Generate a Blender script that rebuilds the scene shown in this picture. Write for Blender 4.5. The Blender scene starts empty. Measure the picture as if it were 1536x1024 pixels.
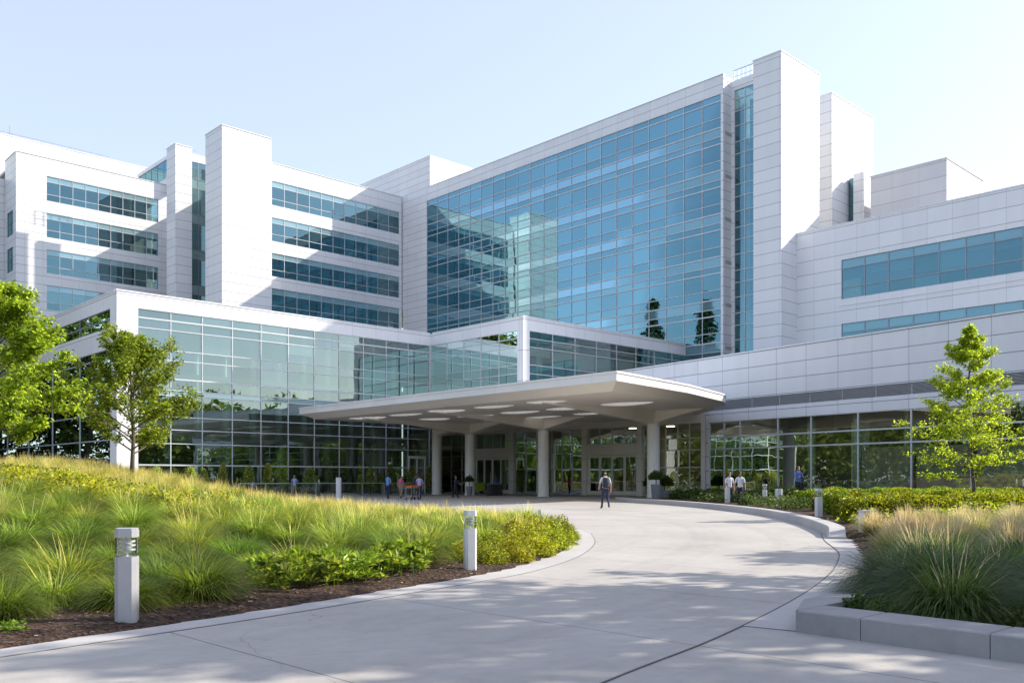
import bpy, bmesh, math, random
import numpy as np
from mathutils import Vector, Matrix
R = math.radians
scene = bpy.context.scene
col = scene.collection
random.seed(7)

# ------------------------------------------------------------------ view
F, CX, HY, EYE = 1343.0, 768.0, 718.0, 1.4      # focal length / principal column / horizon row in photograph pixels, eye height
cam = bpy.data.cameras.new("camera")
cam.sensor_width = 36.0
cam.lens = F / 1536 * 36.0
cam.shift_y = (HY - 512) / 1536
cam.clip_start = 0.1
cam.clip_end = 5000
camo = bpy.data.objects.new("camera", cam)
col.objects.link(camo)
camo.location = (0, 0, EYE)
camo.rotation_euler = (R(90), 0, 0)
scene.camera = camo

def ray(px):
    return (px - CX) / F
def gp(px, py, z=0.0):                         # a point of the ground seen at a pixel, at height z
    d = (EYE - z) * F / (py - HY)
    return Vector((ray(px) * d, d, z))
def at(px, d, z=0.0):
    return Vector((ray(px) * d, d, z))

# ------------------------------------------------------------------ objects
def tag(o, label=None, cat=None, group=None, kind=None):
    if label: o["label"] = label
    if cat: o["category"] = cat
    if group: o["group"] = group
    if kind: o["kind"] = kind
    return o
def thing(name, label, cat, loc=(0, 0, 0), rz=0.0, group=None):
    o = bpy.data.objects.new(name, None)
    o.empty_display_size = 0.3
    o.location = loc
    o.rotation_euler = (0, 0, rz)
    col.objects.link(o)
    return tag(o, label, cat, group)
def link(name, me, parent=None):
    o = bpy.data.objects.new(name, me)
    col.objects.link(o)
    if parent is not None:
        o.parent = parent
    return o
def copy_tree(o, parent=None):
    c = o.copy()
    col.objects.link(c)
    if parent is not None: c.parent = parent
    for ch in list(o.children):
        copy_tree(ch, c)
    return c

class MB:
    """collects faces, links them as one mesh object"""
    def __init__(s):
        s.v, s.f, s.m, s.uv = [], [], [], []
    def quad(s, a, b, c, d, uv=None, mi=0):
        i = len(s.v)
        s.v += [tuple(a), tuple(b), tuple(c), tuple(d)]
        s.f.append((i, i + 1, i + 2, i + 3)); s.m.append(mi)
        s.uv.append(uv or [(0, 0), (1, 0), (1, 1), (0, 1)])
    def poly(s, pts, uv=None, mi=0):
        i = len(s.v)
        s.v += [tuple(p) for p in pts]
        s.f.append(tuple(range(i, i + len(pts)))); s.m.append(mi)
        s.uv.append(uv or [(p[0], p[1]) for p in pts])
    def hexa(s, p, mi=0, uvf=None):
        # p: 8 points, bottom ring 0-3 then top ring 4-7 (same order)
        for q in ((0, 3, 2, 1), (4, 5, 6, 7), (0, 1, 5, 4), (1, 2, 6, 5), (2, 3, 7, 6), (3, 0, 4, 7)):
            s.quad(*[p[k] for k in q], uv=[uvf[k] for k in q] if uvf else None, mi=mi)
    def box(s, x0, x1, y0, y1, z0, z1, mi=0):
        p = [(x0, y0, z0), (x1, y0, z0), (x1, y1, z0), (x0, y1, z0), (x0, y0, z1), (x1, y0, z1), (x1, y1, z1), (x0, y1, z1)]
        s.hexa(p, mi, [(q[0] + q[1], q[2]) for q in p])
    def prism(s, pts, z0, z1, mi=0, bottom=True):
        n = len(pts)
        u = 0.0
        for i in range(n):
            a, b = pts[i], pts[(i + 1) % n]
            L = math.hypot(b[0] - a[0], b[1] - a[1])
            s.quad((a[0], a[1], z0), (b[0], b[1], z0), (b[0], b[1], z1), (a[0], a[1], z1), uv=[(u, z0), (u + L, z0), (u + L, z1), (u, z1)], mi=mi)
            u += L
        s.poly([(p[0], p[1], z1) for p in pts], mi=mi)
        if bottom: s.poly([(p[0], p[1], z0) for p in reversed(pts)], mi=mi)
    def tube(s, pts, rad, n=8, mi=0, cap=True):
        pts = [Vector(p) for p in pts]
        rings = []
        for k, p in enumerate(pts):
            t = (pts[min(k + 1, len(pts) - 1)] - pts[max(k - 1, 0)]).normalized()
            a = t.cross(Vector((0, 0, 1)) if abs(t.z) < .9 else Vector((1, 0, 0))).normalized()
            b = t.cross(a)
            r = rad[k] if hasattr(rad, "__len__") else rad
            i0 = len(s.v)
            for j in range(n):
                w = 2 * math.pi * j / n
                s.v.append(tuple(p + a * (math.cos(w) * r) + b * (math.sin(w) * r)))
            rings.append(i0)
        for k in range(len(pts) - 1):
            for j in range(n):
                j2 = (j + 1) % n
                s.f.append((rings[k] + j, rings[k + 1] + j, rings[k + 1] + j2, rings[k] + j2)); s.m.append(mi)
                s.uv.append([(j / n, k), (j / n, k + 1), ((j + 1) / n, k + 1), ((j + 1) / n, k)])
        if cap:
            for r0, rev in ((rings[0], False), (rings[-1], True)):
                q = [r0 + j for j in range(n)]
                if rev: q.reverse()
                s.f.append(tuple(q)); s.m.append(mi); s.uv.append([(0, 0)] * n)
    def build(s, name, mats, parent=None, smooth=False):
        me = bpy.data.meshes.new(name)
        me.from_pydata(s.v, [], s.f)
        ul = me.uv_layers.new(name="UVMap")
        flat = [c for f in s.uv for p in f for c in p]
        ul.data.foreach_set("uv", flat)
        if not isinstance(mats, (list, tuple)): mats = [mats]
        for m in mats: me.materials.append(m)
        me.polygons.foreach_set("material_index", s.m)
        if smooth: me.polygons.foreach_set("use_smooth", [True] * len(s.f))
        me.update()
        return link(name, me, parent)

def fast_mesh(name, V, Fc, mats, attr=None, mi=None, smooth=False):
    """numpy arrays of vertices and equal-sided faces -> mesh; attr = one float per vertex named tone"""
    V = np.asarray(V, np.float32); Fc = np.asarray(Fc, np.int32)
    me = bpy.data.meshes.new(name)
    k = Fc.shape[1]
    me.vertices.add(len(V)); me.vertices.foreach_set("co", V.ravel())
    me.loops.add(Fc.size); me.loops.foreach_set("vertex_index", Fc.ravel())
    me.polygons.add(len(Fc))
    me.polygons.foreach_set("loop_start", np.arange(0, Fc.size, k, dtype=np.int32))
    me.polygons.foreach_set("loop_total", np.full(len(Fc), k, np.int32))
    for m in (mats if isinstance(mats, (list, tuple)) else [mats]): me.materials.append(m)
    if mi is not None: me.polygons.foreach_set("material_index", np.asarray(mi, np.int32))
    if smooth: me.polygons.foreach_set("use_smooth", np.ones(len(Fc), bool))
    if attr is not None:
        a = me.attributes.new("tone", "FLOAT", "POINT")
        a.data.foreach_set("value", np.asarray(attr, np.float32))
    me.update(calc_edges=True)
    return me

# ------------------------------------------------------------------ materials
def new_mat(name):
    m = bpy.data.materials.new(name); m.use_nodes = True
    nt = m.node_tree; nt.nodes.clear()
    out = nt.nodes.new("ShaderNodeOutputMaterial")
    return m, nt, out
def N(nt, typ, ins=None, **props):
    n = nt.nodes.new("ShaderNode" + typ)
    for k, v in props.items(): setattr(n, k, v)
    for k, v in (ins or {}).items():
        if hasattr(v, "is_output"): nt.links.new(v, n.inputs[k])
        else: n.inputs[k].default_value = v
    return n
def math_n(nt, op, a, b=None):
    ins = {0: a}
    if b is not None: ins[1] = b
    return N(nt, "Math", ins, operation=op).outputs[0]
def ramp(nt, fac, stops):
    n = N(nt, "ValToRGB", {0: fac})
    e = n.color_ramp.elements
    while len(e) < len(stops): e.new(0.5)
    for x, (p, c) in zip(e, stops):
        x.position = p; x.color = (*c, 1)
    return n.outputs[0]
def rgb(c): return (*c, 1)
def simple(name, c, rough=.5, metal=0.0, var=.06, scale=3.0, spec=.5, bump=0.0):
    m, nt, out = new_mat(name)
    tc = N(nt, "TexCoord")
    nz = N(nt, "TexNoise", {"Vector": tc.outputs["Object"], "Scale": scale, "Detail": 4})
    c0 = tuple(max(0, x * (1 - var)) for x in c); c1 = tuple(min(1, x * (1 + var)) for x in c)
    cr = ramp(nt, nz.outputs[0], [(.3, c0), (.7, c1)])
    b = N(nt, "BsdfPrincipled", {"Base Color": cr, "Roughness": rough, "Metallic": metal, "Specular IOR Level": spec})
    if bump:
        bp = N(nt, "Bump", {"Height": nz.outputs[0], "Strength": bump, "Distance": .02}); nt.links.new(bp.outputs[0], b.inputs["Normal"])
    nt.links.new(b.outputs[0], out.inputs[0])
    return m

def panel_mat(name, pw, ph, ou=0.0, ov=0.0, c=(.775, .775, .785), joint=(.27, .27, .29), w=.045, wv=None):
    """metal cladding panels: joint grid and slight panel-to-panel difference from the metre UVs"""
    m, nt, out = new_mat(name)
    uv = N(nt, "UVMap", uv_map="UVMap")
    sp = N(nt, "SeparateXYZ", {0: uv.outputs[0]})
    u = math_n(nt, "DIVIDE", math_n(nt, "ADD", sp.outputs[0], 1000 * pw - ou), pw)
    v = math_n(nt, "DIVIDE", math_n(nt, "ADD", sp.outputs[1], 1000 * ph - ov), ph)
    def line(x, size, ww):
        fr = math_n(nt, "FRACT", x)
        d = math_n(nt, "MINIMUM", fr, math_n(nt, "SUBTRACT", 1.0, fr))
        return math_n(nt, "LESS_THAN", math_n(nt, "MULTIPLY", d, size), ww / 2)
    ln = math_n(nt, "MAXIMUM", math_n(nt, "MULTIPLY", line(u, pw, wv or w * .6), .55), line(v, ph, w))
    cell = N(nt, "CombineXYZ", {0: math_n(nt, "FLOOR", u), 1: math_n(nt, "FLOOR", v), 2: 0.0})
    wn = N(nt, "TexWhiteNoise", {0: cell.outputs[0]}, noise_dimensions="3D")
    st = N(nt, "TexNoise", {"Vector": N(nt, "Mapping", {0: uv.outputs[0], 3: (.9, .12, 1)}).outputs[0], "Scale": 1.3, "Detail": 5, "Roughness": .6})
    val = math_n(nt, "ADD", math_n(nt, "MULTIPLY", wn.outputs[0], .07), math_n(nt, "MULTIPLY", st.outputs[0], .13))
    base = ramp(nt, val, [(0.0, tuple(x * .86 for x in c)), (.16, tuple(min(1, x * 1.03) for x in c))])
    mx = N(nt, "MixRGB", {0: ln, 1: base, 2: rgb(joint)})
    rg = math_n(nt, "ADD", .34, math_n(nt, "MULTIPLY", wn.outputs[0], .12))
    b = N(nt, "BsdfPrincipled", {"Base Color": mx.outputs[0], "Roughness": rg, "Specular IOR Level": .45})
    nt.links.new(b.outputs[0], out.inputs[0])
    return m

def glass_mat(name, trans, gloss, refl, tone_amt=.12, rough=0.0):
    m, nt, out = new_mat(name)
    fr = N(nt, "Fresnel", {"IOR": 1.55})
    fac = N(nt, "Math", {0: math_n(nt, "MULTIPLY", fr.outputs[0], 1.0), 1: refl}, operation="ADD", use_clamp=True).outputs[0]
    at_ = N(nt, "Attribute", attribute_name="tone")
    k = math_n(nt, "ADD", 1 - tone_amt, math_n(nt, "MULTIPLY", at_.outputs["Fac"], tone_amt * 2))
    tg = N(nt, "MixRGB", {0: 1.0, 1: rgb(gloss), 2: N(nt, "CombineXYZ", {0: k, 1: k, 2: k}).outputs[0]}, blend_type="MULTIPLY")
    pos = N(nt, "NewGeometry").outputs["Position"]
    wv_ = N(nt, "TexNoise", {"Vector": pos, "Scale": .55, "Detail": 2})
    bp = N(nt, "Bump", {"Height": wv_.outputs[0], "Strength": 1.0, "Distance": .0045})
    g = N(nt, "BsdfGlossy", {"Color": tg.outputs[0], "Roughness": rough, "Normal": bp.outputs[0]})
    t = N(nt, "BsdfTransparent", {"Color": rgb(trans)})
    mx = N(nt, "MixShader", {0: fac, 1: t.outputs[0], 2: g.outputs[0]})
    nt.links.new(mx.outputs[0], out.inputs[0])
    return m
def spandrel_mat(name, c, gloss, refl):
    m, nt, out = new_mat(name)
    fr = N(nt, "Fresnel", {"IOR": 1.5})
    fac = N(nt, "Math", {0: fr.outputs[0], 1: refl}, operation="ADD", use_clamp=True).outputs[0]
    at_ = N(nt, "Attribute", attribute_name="tone")
    cr = ramp(nt, at_.outputs["Fac"], [(0, tuple(x * .82 for x in c)), (1, tuple(min(1, x * 1.15) for x in c))])
    d = N(nt, "BsdfDiffuse", {"Color": cr})
    g = N(nt, "BsdfGlossy", {"Color": rgb(gloss), "Roughness": 0.03})
    nt.links.new(N(nt, "MixShader", {0: fac, 1: d.outputs[0], 2: g.outputs[0]}).outputs[0], out.inputs[0])
    return m
def leaf_mat(name, stops, trans=.42, rough=.45, gain=1.5, hue=.045):
    """leaf or blade: colour by the tone attribute, part of the light passes through"""
    m, nt, out = new_mat(name)
    at_ = N(nt, "Attribute", attribute_name="tone")
    c = ramp(nt, at_.outputs["Fac"], stops)
    oi = N(nt, "ObjectInfo")
    hs = N(nt, "HueSaturation", {"Hue": math_n(nt, "ADD", .5 - hue * .45, math_n(nt, "MULTIPLY", math_n(nt, "FRACT", math_n(nt, "MULTIPLY", oi.outputs["Random"], 7.3)), hue)),
                                 "Value": math_n(nt, "ADD", .78, math_n(nt, "MULTIPLY", oi.outputs["Random"], .44)), "Color": c})
    b = N(nt, "BsdfPrincipled", {"Base Color": hs.outputs[0], "Roughness": rough, "Specular IOR Level": .35})
    tcol = N(nt, "MixRGB", {0: 1.0, 1: hs.outputs[0], 2: (gain, gain * 1.02, gain * .62, 1)}, blend_type="MULTIPLY")
    t = N(nt, "BsdfTranslucent", {"Color": tcol.outputs[0]})
    nt.links.new(N(nt, "MixShader", {0: trans, 1: b.outputs[0], 2: t.outputs[0]}).outputs[0], out.inputs[0])
    return m

M = {}
M["panel_tower"] = panel_mat("white_panels_tower", 2.25, .95, 0, 39.45)
M["panel_shaft"] = panel_mat("white_panels_shaft", 3.5, 1.12, .2, 0)
M["panel_ward"] = panel_mat("white_panels_ward", 2.1, 1.05, 0, 41.2)
M["panel_podium"] = panel_mat("white_panels_podium", 2.5, 2.6, .25, 14.95 - 2.6 * 5 + .0)
M["panel_side"] = panel_mat("white_panels_side_wing", 2.5, 1.06, .7, 10.5, w=.05, wv=.05)
M["panel_side_up"] = panel_mat("white_panels_upper_side_wing", 2.05, 1.27, .3, 24.2)
M["panel_grey"] = panel_mat("grey_panels_plant_room", 2.6, 1.4, 0, 31.6, c=(.60, .60, .63))
M["panel_beige"] = panel_mat("beige_entrance_panels", 2.4, 1.9, 0, 5.0, c=(.82, .77, .69), joint=(.4, .37, .33), w=.03)
M["canopy_white"] = panel_mat("canopy_fascia_panels", 2.6, 5.0, 0, -1, c=(.80, .78, .75), joint=(.5, .48, .45), w=.03)
M["soffit"] = simple("canopy_soffit_paint", (.86, .80, .71), .45, var=.05, scale=.4)
M["coping"] = simple("coping_white", (.82, .82, .82), .35, var=.03)
M["mullion"] = simple("mullion_silver", (.50, .53, .55), .35, metal=.2, var=.05)
M["mullion_dark"] = simple("mullion_grey", (.26, .30, .33), .4, metal=.2, var=.05)
M["mullion_light"] = simple("mullion_light_silver", (.58, .61, .62), .35, metal=.15, var=.05)
M["glass_tower"] = glass_mat("tower_glass", (.22, .36, .36), (.165, .315, .365), .50, .10)
M["glass_ward"] = glass_mat("ward_glass", (.24, .38, .38), (.24, .42, .47), .44, .12)
M["glass_podium"] = glass_mat("podium_glass", (.60, .74, .66), (.68, .84, .82), .25)
M["glass_lobby"] = glass_mat("lobby_glass", (.66, .73, .60), (.84, .90, .80), .11)
M["spandrel_tower"] = spandrel_mat("tower_spandrel_glass", (.17, .29, .31), (.25, .43, .50), .30)
M["spandrel_ward"] = spandrel_mat("ward_spandrel_glass", (.26, .39, .40), (.38, .60, .68), .28)
M["spandrel_podium"] = spandrel_mat("podium_spandrel_glass", (.16, .27, .26), (.7, .85, .88), .24)
M["interior"] = simple("interior_walls", (.42, .38, .31), .8, var=.25, scale=.35)
M["interior_floor"] = simple("interior_floor", (.40, .38, .34), .4, var=.1, scale=.5)
M["ceiling"] = simple("interior_ceiling", (.42, .43, .40), .8, var=.05)
M["blind"] = simple("roller_blind_cloth", (.84, .85, .83), .8, var=.08, scale=.6)
M["int_col"] = simple("interior_column_paint", (.55, .66, .58), .6, var=.05)
M["roof"] = simple("roof_gravel", (.42, .41, .40), .9, var=.15, scale=6)
M["louvre"] = simple("louvre_grey", (.62, .63, .66), .5, metal=.3, var=.05)
M["door_frame"] = simple("door_frame_beige", (.80, .75, .67), .4, var=.04)
M["steel"] = simple("brushed_steel", (.55, .55, .55), .3, metal=.9, var=.08, scale=12)
M["dark"] = simple("dark_recess", (.05, .05, .055), .7, var=.1)
M["grey_steel"] = simple("bollard_grey_paint", (.46, .46, .47), .42, metal=.25, var=.06, scale=8)
M["white_steel"] = simple("bollard_pale_paint", (.66, .66, .66), .4, metal=.15, var=.05, scale=8)
# ------------------------------------------------------------------ facade planes
class Plane:
    """vertical facade plane through the ground point seen at column px at distance d, running along e"""
    def __init__(s, px, d, e):
        s.O = Vector((ray(px) * d, d)); s.e = Vector(e).normalized()
        n = Vector((-s.e.y, s.e.x))
        s.n = n if n.dot(s.O) < 0 else -n
    def t(s, px):
        a = ray(px)
        return (a * s.O.y - s.O.x) / (s.e.x - a * s.e.y)
    def d(s, px): return s.O.y + s.t(px) * s.e.y
    def z(s, px, py): return EYE + (HY - py) * s.d(px) / F
    def xy(s, t, o=0.0): return s.O + s.e * t + s.n * o
    def pt(s, t, z, o=0.0):
        p = s.xy(t, o)
        return (p.x, p.y, z)
    def shifted(s, o):
        q = Plane.__new__(Plane); q.O = s.O + s.n * o; q.e = s.e; q.n = s.n
        return q
EL = (-1268, 1343); ER = (1422, 1343)
NEG_EL = Vector(EL).normalized() * -1

def fbox(mb, P, t0, t1, z0, z1, o0, o1, mi=0):
    if t0 > t1: t0, t1 = t1, t0
    p = [P.pt(t0, z0, o1), P.pt(t1, z0, o1), P.pt(t1, z0, o0), P.pt(t0, z0, o0),
         P.pt(t0, z1, o1), P.pt(t1, z1, o1), P.pt(t1, z1, o0), P.pt(t0, z1, o0)]
    w = o1 - o0
    s = [t0, t1, t1 + w, t0 - w]
    uvf = [(s[k % 4], z0 if k < 4 else z1) for k in range(8)]
    mb.hexa(p, mi, uvf)

def wall(mb, P, t0, t1, z0, z1, holes=(), thick=.35, mi=0, ends=True):
    if t0 > t1: t0, t1 = t1, t0
    hs = [(min(a, b), max(a, b), c, d) for a, b, c, d in holes]
    T = sorted({t0, t1, *[x for h in hs for x in h[:2] if t0 < x < t1]})
    Z = sorted({z0, z1, *[x for h in hs for x in h[2:] if z0 < x < z1]})
    for i in range(len(T) - 1):
        for j in range(len(Z) - 1):
            tc, zc = (T[i] + T[i + 1]) / 2, (Z[j] + Z[j + 1]) / 2
            if any(a < tc < b and c < zc < d for a, b, c, d in hs): continue
            a, b, c, d = T[i], T[i + 1], Z[j], Z[j + 1]
            mb.quad(P.pt(a, c), P.pt(b, c), P.pt(b, d), P.pt(a, d), uv=[(a, c), (b, c), (b, d), (a, d)], mi=mi)
            mb.quad(P.pt(a, c, -thick), P.pt(b, c, -thick), P.pt(b, d, -thick), P.pt(a, d, -thick), uv=[(a, c), (b, c), (b, d), (a, d)], mi=mi)
    for a, b, c, d in hs:
        for (ta, za, tb, zb) in ((a, c, b, c), (b, c, b, d), (b, d, a, d), (a, d, a, c)):
            if (za == zb and (za <= z0 or za >= z1)) or (ta == tb and (ta <= t0 or ta >= t1)): continue
            mb.quad(P.pt(ta, za), P.pt(tb, zb), P.pt(tb, zb, -thick), P.pt(ta, za, -thick), uv=[(ta + .3, za + .3)] * 4, mi=mi)
    mb.quad(P.pt(t0, z1), P.pt(t1, z1), P.pt(t1, z1, -thick), P.pt(t0, z1, -thick), uv=[(t0, z1 - .2), (t1, z1 - .2), (t1, z1 - .2), (t0, z1 - .2)], mi=mi)
    if ends:
        for t in (t0, t1):
            mb.quad(P.pt(t, z0), P.pt(t, z0, -thick), P.pt(t, z1, -thick), P.pt(t, z1), uv=[(t, z0), (t + thick, z0), (t + thick, z1), (t, z1)], mi=mi)

def lin(a, b, n): return [a + (b - a) * i / n for i in range(n + 1)]

def panes(P, ts, zs, o, mats, rowmat, rng, tilt=.006):
    """one quad per pane, each set a hair out of true"""
    V, Fc, mi, tone = [], [], [], []
    for j in range(len(zs) - 1):
        for i in range(len(ts) - 1):
            k = len(V)
            a, b = rng.uniform(-tilt, tilt), rng.uniform(-tilt, tilt)
            V += [P.pt(ts[i], zs[j], o + a + b), P.pt(ts[i + 1], zs[j], o - a + b), P.pt(ts[i + 1], zs[j + 1], o - a - b), P.pt(ts[i], zs[j + 1], o + a - b)]
            Fc.append((k, k + 1, k + 2, k + 3)); mi.append(rowmat(j))
            tone += [rng.random()] * 4
    return V, Fc, mi, tone

def curtain(name, parent, P, ts, zs, glass, span=None, rowmat=lambda j: 0, o=-.10, mw=.06, thickz=(), vskip=(), frame="mullion", proud=.05, blinds=None, seed=1, tilt=.0035, added_blinds=()):
    """glazing: panes are the part, the mullion grid and blinds its sub-parts"""
    rng = random.Random(seed)
    ts = sorted(ts); zs = sorted(zs)
    V, Fc, mi, tone = panes(P, ts, zs, o, None, rowmat, rng, tilt)
    me = fast_mesh(name, V, Fc, [glass] + ([span] if span else []), tone, mi)
    g = link(name, me, parent)
    mb = MB()
    for i, t in enumerate(ts):
        if i in vskip: continue
        w = mw
        fbox(mb, P, t - w / 2, t + w / 2, zs[0], zs[-1], o - .05, o + proud)
    for j, z in enumerate(zs):
        w = mw * (1.7 if j in thickz else 1.0)
        fbox(mb, P, ts[0] + mw / 2 + .001, ts[-1] - mw / 2 - .001, z - w / 2, z + w / 2, o - .045, o + proud + .012)
    mb.build("frame", M[frame], g)
    if blinds:
        made = []
        for (j, prob, lo, hi) in blinds:
            for i in range(len(ts) - 1):
                if rng.random() < prob:
                    h = rng.uniform(lo, hi) * (zs[j + 1] - zs[j])
                    made.append((ts[i] + .06, ts[i + 1] - .06, zs[j + 1] - h, zs[j + 1] - .02))
        for (i, j) in added_blinds: made.append((ts[i] + .06, ts[i + 1] - .06, zs[j] + .05, zs[j + 1] - .05))  # full blinds added to lighten chosen panes
        rng.shuffle(made)
        for q in made[:95]:
            bm_ = MB(); fbox(bm_, P, *q, o - .24, o - .22); bm_.build("blind", M["blind"], g)
        if made[95:]:
            bm_ = MB()
            for q in made[95:]: fbox(bm_, P, *q, o - .24, o - .22)
            bm_.build("blinds", M["blind"], g)["kind"] = "stuff"
    return g

def rooms(parent, P, t0, t1, floors, depth, ztop, cols=None, wallm="interior", parts=()):
    """what stands behind the glass: floor slabs, a back wall, cross walls, columns"""
    sl = MB()
    for z in floors: fbox(sl, P, t0, t1, z - .35, z, -depth, -.30)
    sl.build("floor_slab", M["ceiling"], parent)
    bw = MB()
    z0 = min(floors)
    fbox(bw, P, t0, t1, z0, ztop, -depth - .3, -depth - .001)
    for t in parts: fbox(bw, P, t - .08, t + .08, z0, ztop, -depth, -.9)
    bw.build("interior_wall", M[wallm], parent)
    if cols:
        for t in cols:
            cb = MB()
            cb.tube([P.pt(t, z0, -1.3), P.pt(t, ztop, -1.3)], .28, 10)
            cb.build("interior_column", M["int_col"], parent, True)

def coping(mb, P, t0, t1, z, back=-.35):
    fbox(mb, P, t0, t1, z + .001, z + .10, back, .05)

# ================================================================== TOWER
FT = Plane(1085, 88.4, EL)
tower = thing("hospital_tower", "tall white clad tower with a sheer blue glass front and windowless shafts on its right", "tower", (FT.O.x, FT.O.y, 0))
_inv_cache = {}
def place_children(root):
    """children were meshed in world metres: keep them there under a root that stands at its own base"""
    M_ = Matrix.Translation(Vector(root.location) * -1)
    for ch in root.children:
        ch.matrix_parent_inverse = M_
ZT = 41.3
tg0, tg1 = FT.t(1081.5), FT.t(640)
tl = FT.t(604.5)
w = MB()
wall(w, FT, 0.0, tl, 0, ZT, [(tg0, tg1, 10.5, 39.5)], .4)
coping(w, FT, -.02, FT.t(645), ZT)
# side walls and roof hull
D = 30.0
def hull(mb, P, t0, t1, z0, z1, depth, front=.4, mi=0):
    """closed sides and back of a block behind a facade"""
    a, b = (t0, t1) if t0 < t1 else (t1, t0)
    for t in (a, b):
        x = .35 if t == a else -.35
        fbox(mb, P, t, t + x, z0, z1 - .005, -depth, -front - .001, mi)
    fbox(mb, P, a + .351, b - .351, z0, z1 - .006, -depth, -depth + .35, mi)
hull(w, FT, 0.0, tl, 0, ZT, D)
w.build("wall", M["panel_tower"], tower)
r = MB(); fbox(r, FT, .36, tl - .36, 40.2, 40.5, -D + .36, -.41); r.build("roof", M["roof"], tower)
# rows of the glass front: spandrel, upper light, vision, lower light
zs = [39.5, 38.83]
rows = []
k = 0
z = 38.83
while z > 11:
    zs += [z - 1.67, z - 2.63, z - 3.57, z - 4.25]
    z -= 4.25
zs = sorted([q for q in zs if q > 10.5] + [10.5])
top = len(zs) - 2
def tower_row(j):
    q = top - j                       # 0 = topmost row
    if q == 0: return 0
    return 1 if (q - 1) % 4 == 2 else 0
ts = lin(tg0, tg1, 21)
vis = [j for j in range(len(zs) - 1) if (top - j) >= 1 and (top - j - 1) % 4 == 0]
thick = [j for j, q in enumerate(zs) if any(abs(q - (38.83 - 4.25 * k)) < .01 or abs(q - (38.83 - 2.63 - 4.25 * k)) < .01 for k in range(8))]
curtain("curtain_wall", tower, FT, ts, zs, M["glass_tower"], M["spandrel_tower"], tower_row, mw=.075, thickz=thick, frame="mullion",
        blinds=[(j, .9, .22, .34) for j in vis] + [(j, .22, .5, 1.0) for j in vis], seed=11)
rooms(tower, FT, tg0 - .3, tg1 + .3, [38.83 - 3.57 + .55 - 4.25 * k for k in range(7)], 5.0, 40.1, parts=[tg0 + 4.5 * i for i in range(1, 11)])
# right return and slot of glass beside the shaft
FTr = Plane(1085, 88.4, ER)
w = MB()
s1 = FTr.t(1097)
wall(w, FTr, 0.0 + .002, s1, 10, 41.0, (), .3)
FS = Plane(1097, FTr.d(1097), EL)
w.build("return_wall", M["panel_shaft"], tower)
fs0, fs1 = FS.t(1101.5), FS.t(1132)
zz = [10.5]
for k in range(7):
    zz += [12.4 + 4.25 * k, 13.6 + 4.25 * k, 15.2 + 4.25 * k]
zz = sorted(q for q in zz if q < 39.9) + [40.0]
curtain("slot_window", tower, FS, [fs1, (fs0 + fs1) / 2, fs0], zz, M["glass_tower"], mw=.08, frame="mullion", seed=3)
w = MB()
wall(w, FS, FS.t(1097), fs0, 10.5, 41.0, (), .3); wall(w, FS, fs0, fs1, 40.0, 41.0, (), .3)
fbox(w, FS, fs1 - .1, fs0 + .1, 10.5, 40.0, -3.2, -3.0)
w.build("slot_wall", M["panel_shaft"], tower)
rl = MB()
for q in range(6):
    t = FS.t(1098) + (FS.t(1131) - FS.t(1098)) * q / 5
    fbox(rl, FS, t - .03, t + .03, 41.0, 42.2, -.45, -.39)
fbox(rl, FS, FS.t(1097), FS.t(1131), 42.15, 42.25, -.46, -.38)
fbox(rl, FS, FS.t(1097), FS.t(1131), 41.55, 41.6, -.45, -.39)
rl.build("roof_railing", M["mullion_light"], tower)

def shaft(parent, name, px_corner, d, ztop, px_left, px_right, mat, z0=0.0, cop=True, lead=None):
    """box with its near vertical edge at px_corner; left face runs along EL to px_left, right face along ER to px_right"""
    PL = Plane(px_corner, d, EL); PR = Plane(px_corner, d, ER)
    a, b = PL.t(px_left), PR.t(px_right)
    if lead: a = lead
    c0 = PL.O; c1 = c0 + PL.e * a; c2 = c1 + PR.e * b; c3 = c0 + PR.e * b
    mb = MB()
    pts = [(p.x, p.y) for p in (c0, c3, c2, c1)]
    # walls carry metre UVs measured from the near edge
    def face(p, q, u0, u1):
        mb.quad((p[0], p[1], z0), (q[0], q[1], z0), (q[0], q[1], ztop), (p[0], p[1], ztop), uv=[(u0, z0), (u1, z0), (u1, ztop), (u0, ztop)])
    face(pts[0], pts[1], 0, b); face(pts[1], pts[2], b, b + a); face(pts[2], pts[3], b, 0); face(pts[3], pts[0], a, 0)
    mb.poly([(p[0], p[1], ztop) for p in pts], uv=[(.4, .4)] * 4)
    if cop:
        e = .06
        ce = [c0 + PL.n * e + PR.n * e, c3 + PL.n * -e + PR.n * e, c2 - PL.n * e - PR.n * e, c1 + PL.n * e - PR.n * e]
        ce = [(p.x, p.y) for p in ce]
        n0 = len(mb.f)
        mb.prism(ce, ztop + .001, ztop + .11)
        for i in range(n0, len(mb.f)): mb.uv[i] = [(.4, .4)] * len(mb.uv[i])
    mb.build(name, mat, parent)
    return PL, PR
PSL, PSR = shaft(tower, "stair_shaft", 1172, 82.4, 40.75, 1130, 1229, M["panel_shaft"])
shaft(tower, "lift_shaft", 1248, 92.0, 41.0, 1222, 1310, M["panel_shaft"], z0=20)
PN = Plane(1295, 93.0, EL)
w = MB(); fbox(w, PN, PN.t(1296), PN.t(1280), 20, 33.3, -2.6, 0); w.build("roof_stair_wall", M["panel_shaft"], tower)
w = MB(); fbox(w, PN, PN.t(1279.6), PN.t(1272), 20, 33.0, -2.2, -.25); w.build("roof_stair_window", M["glass_ward"], tower)
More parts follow.
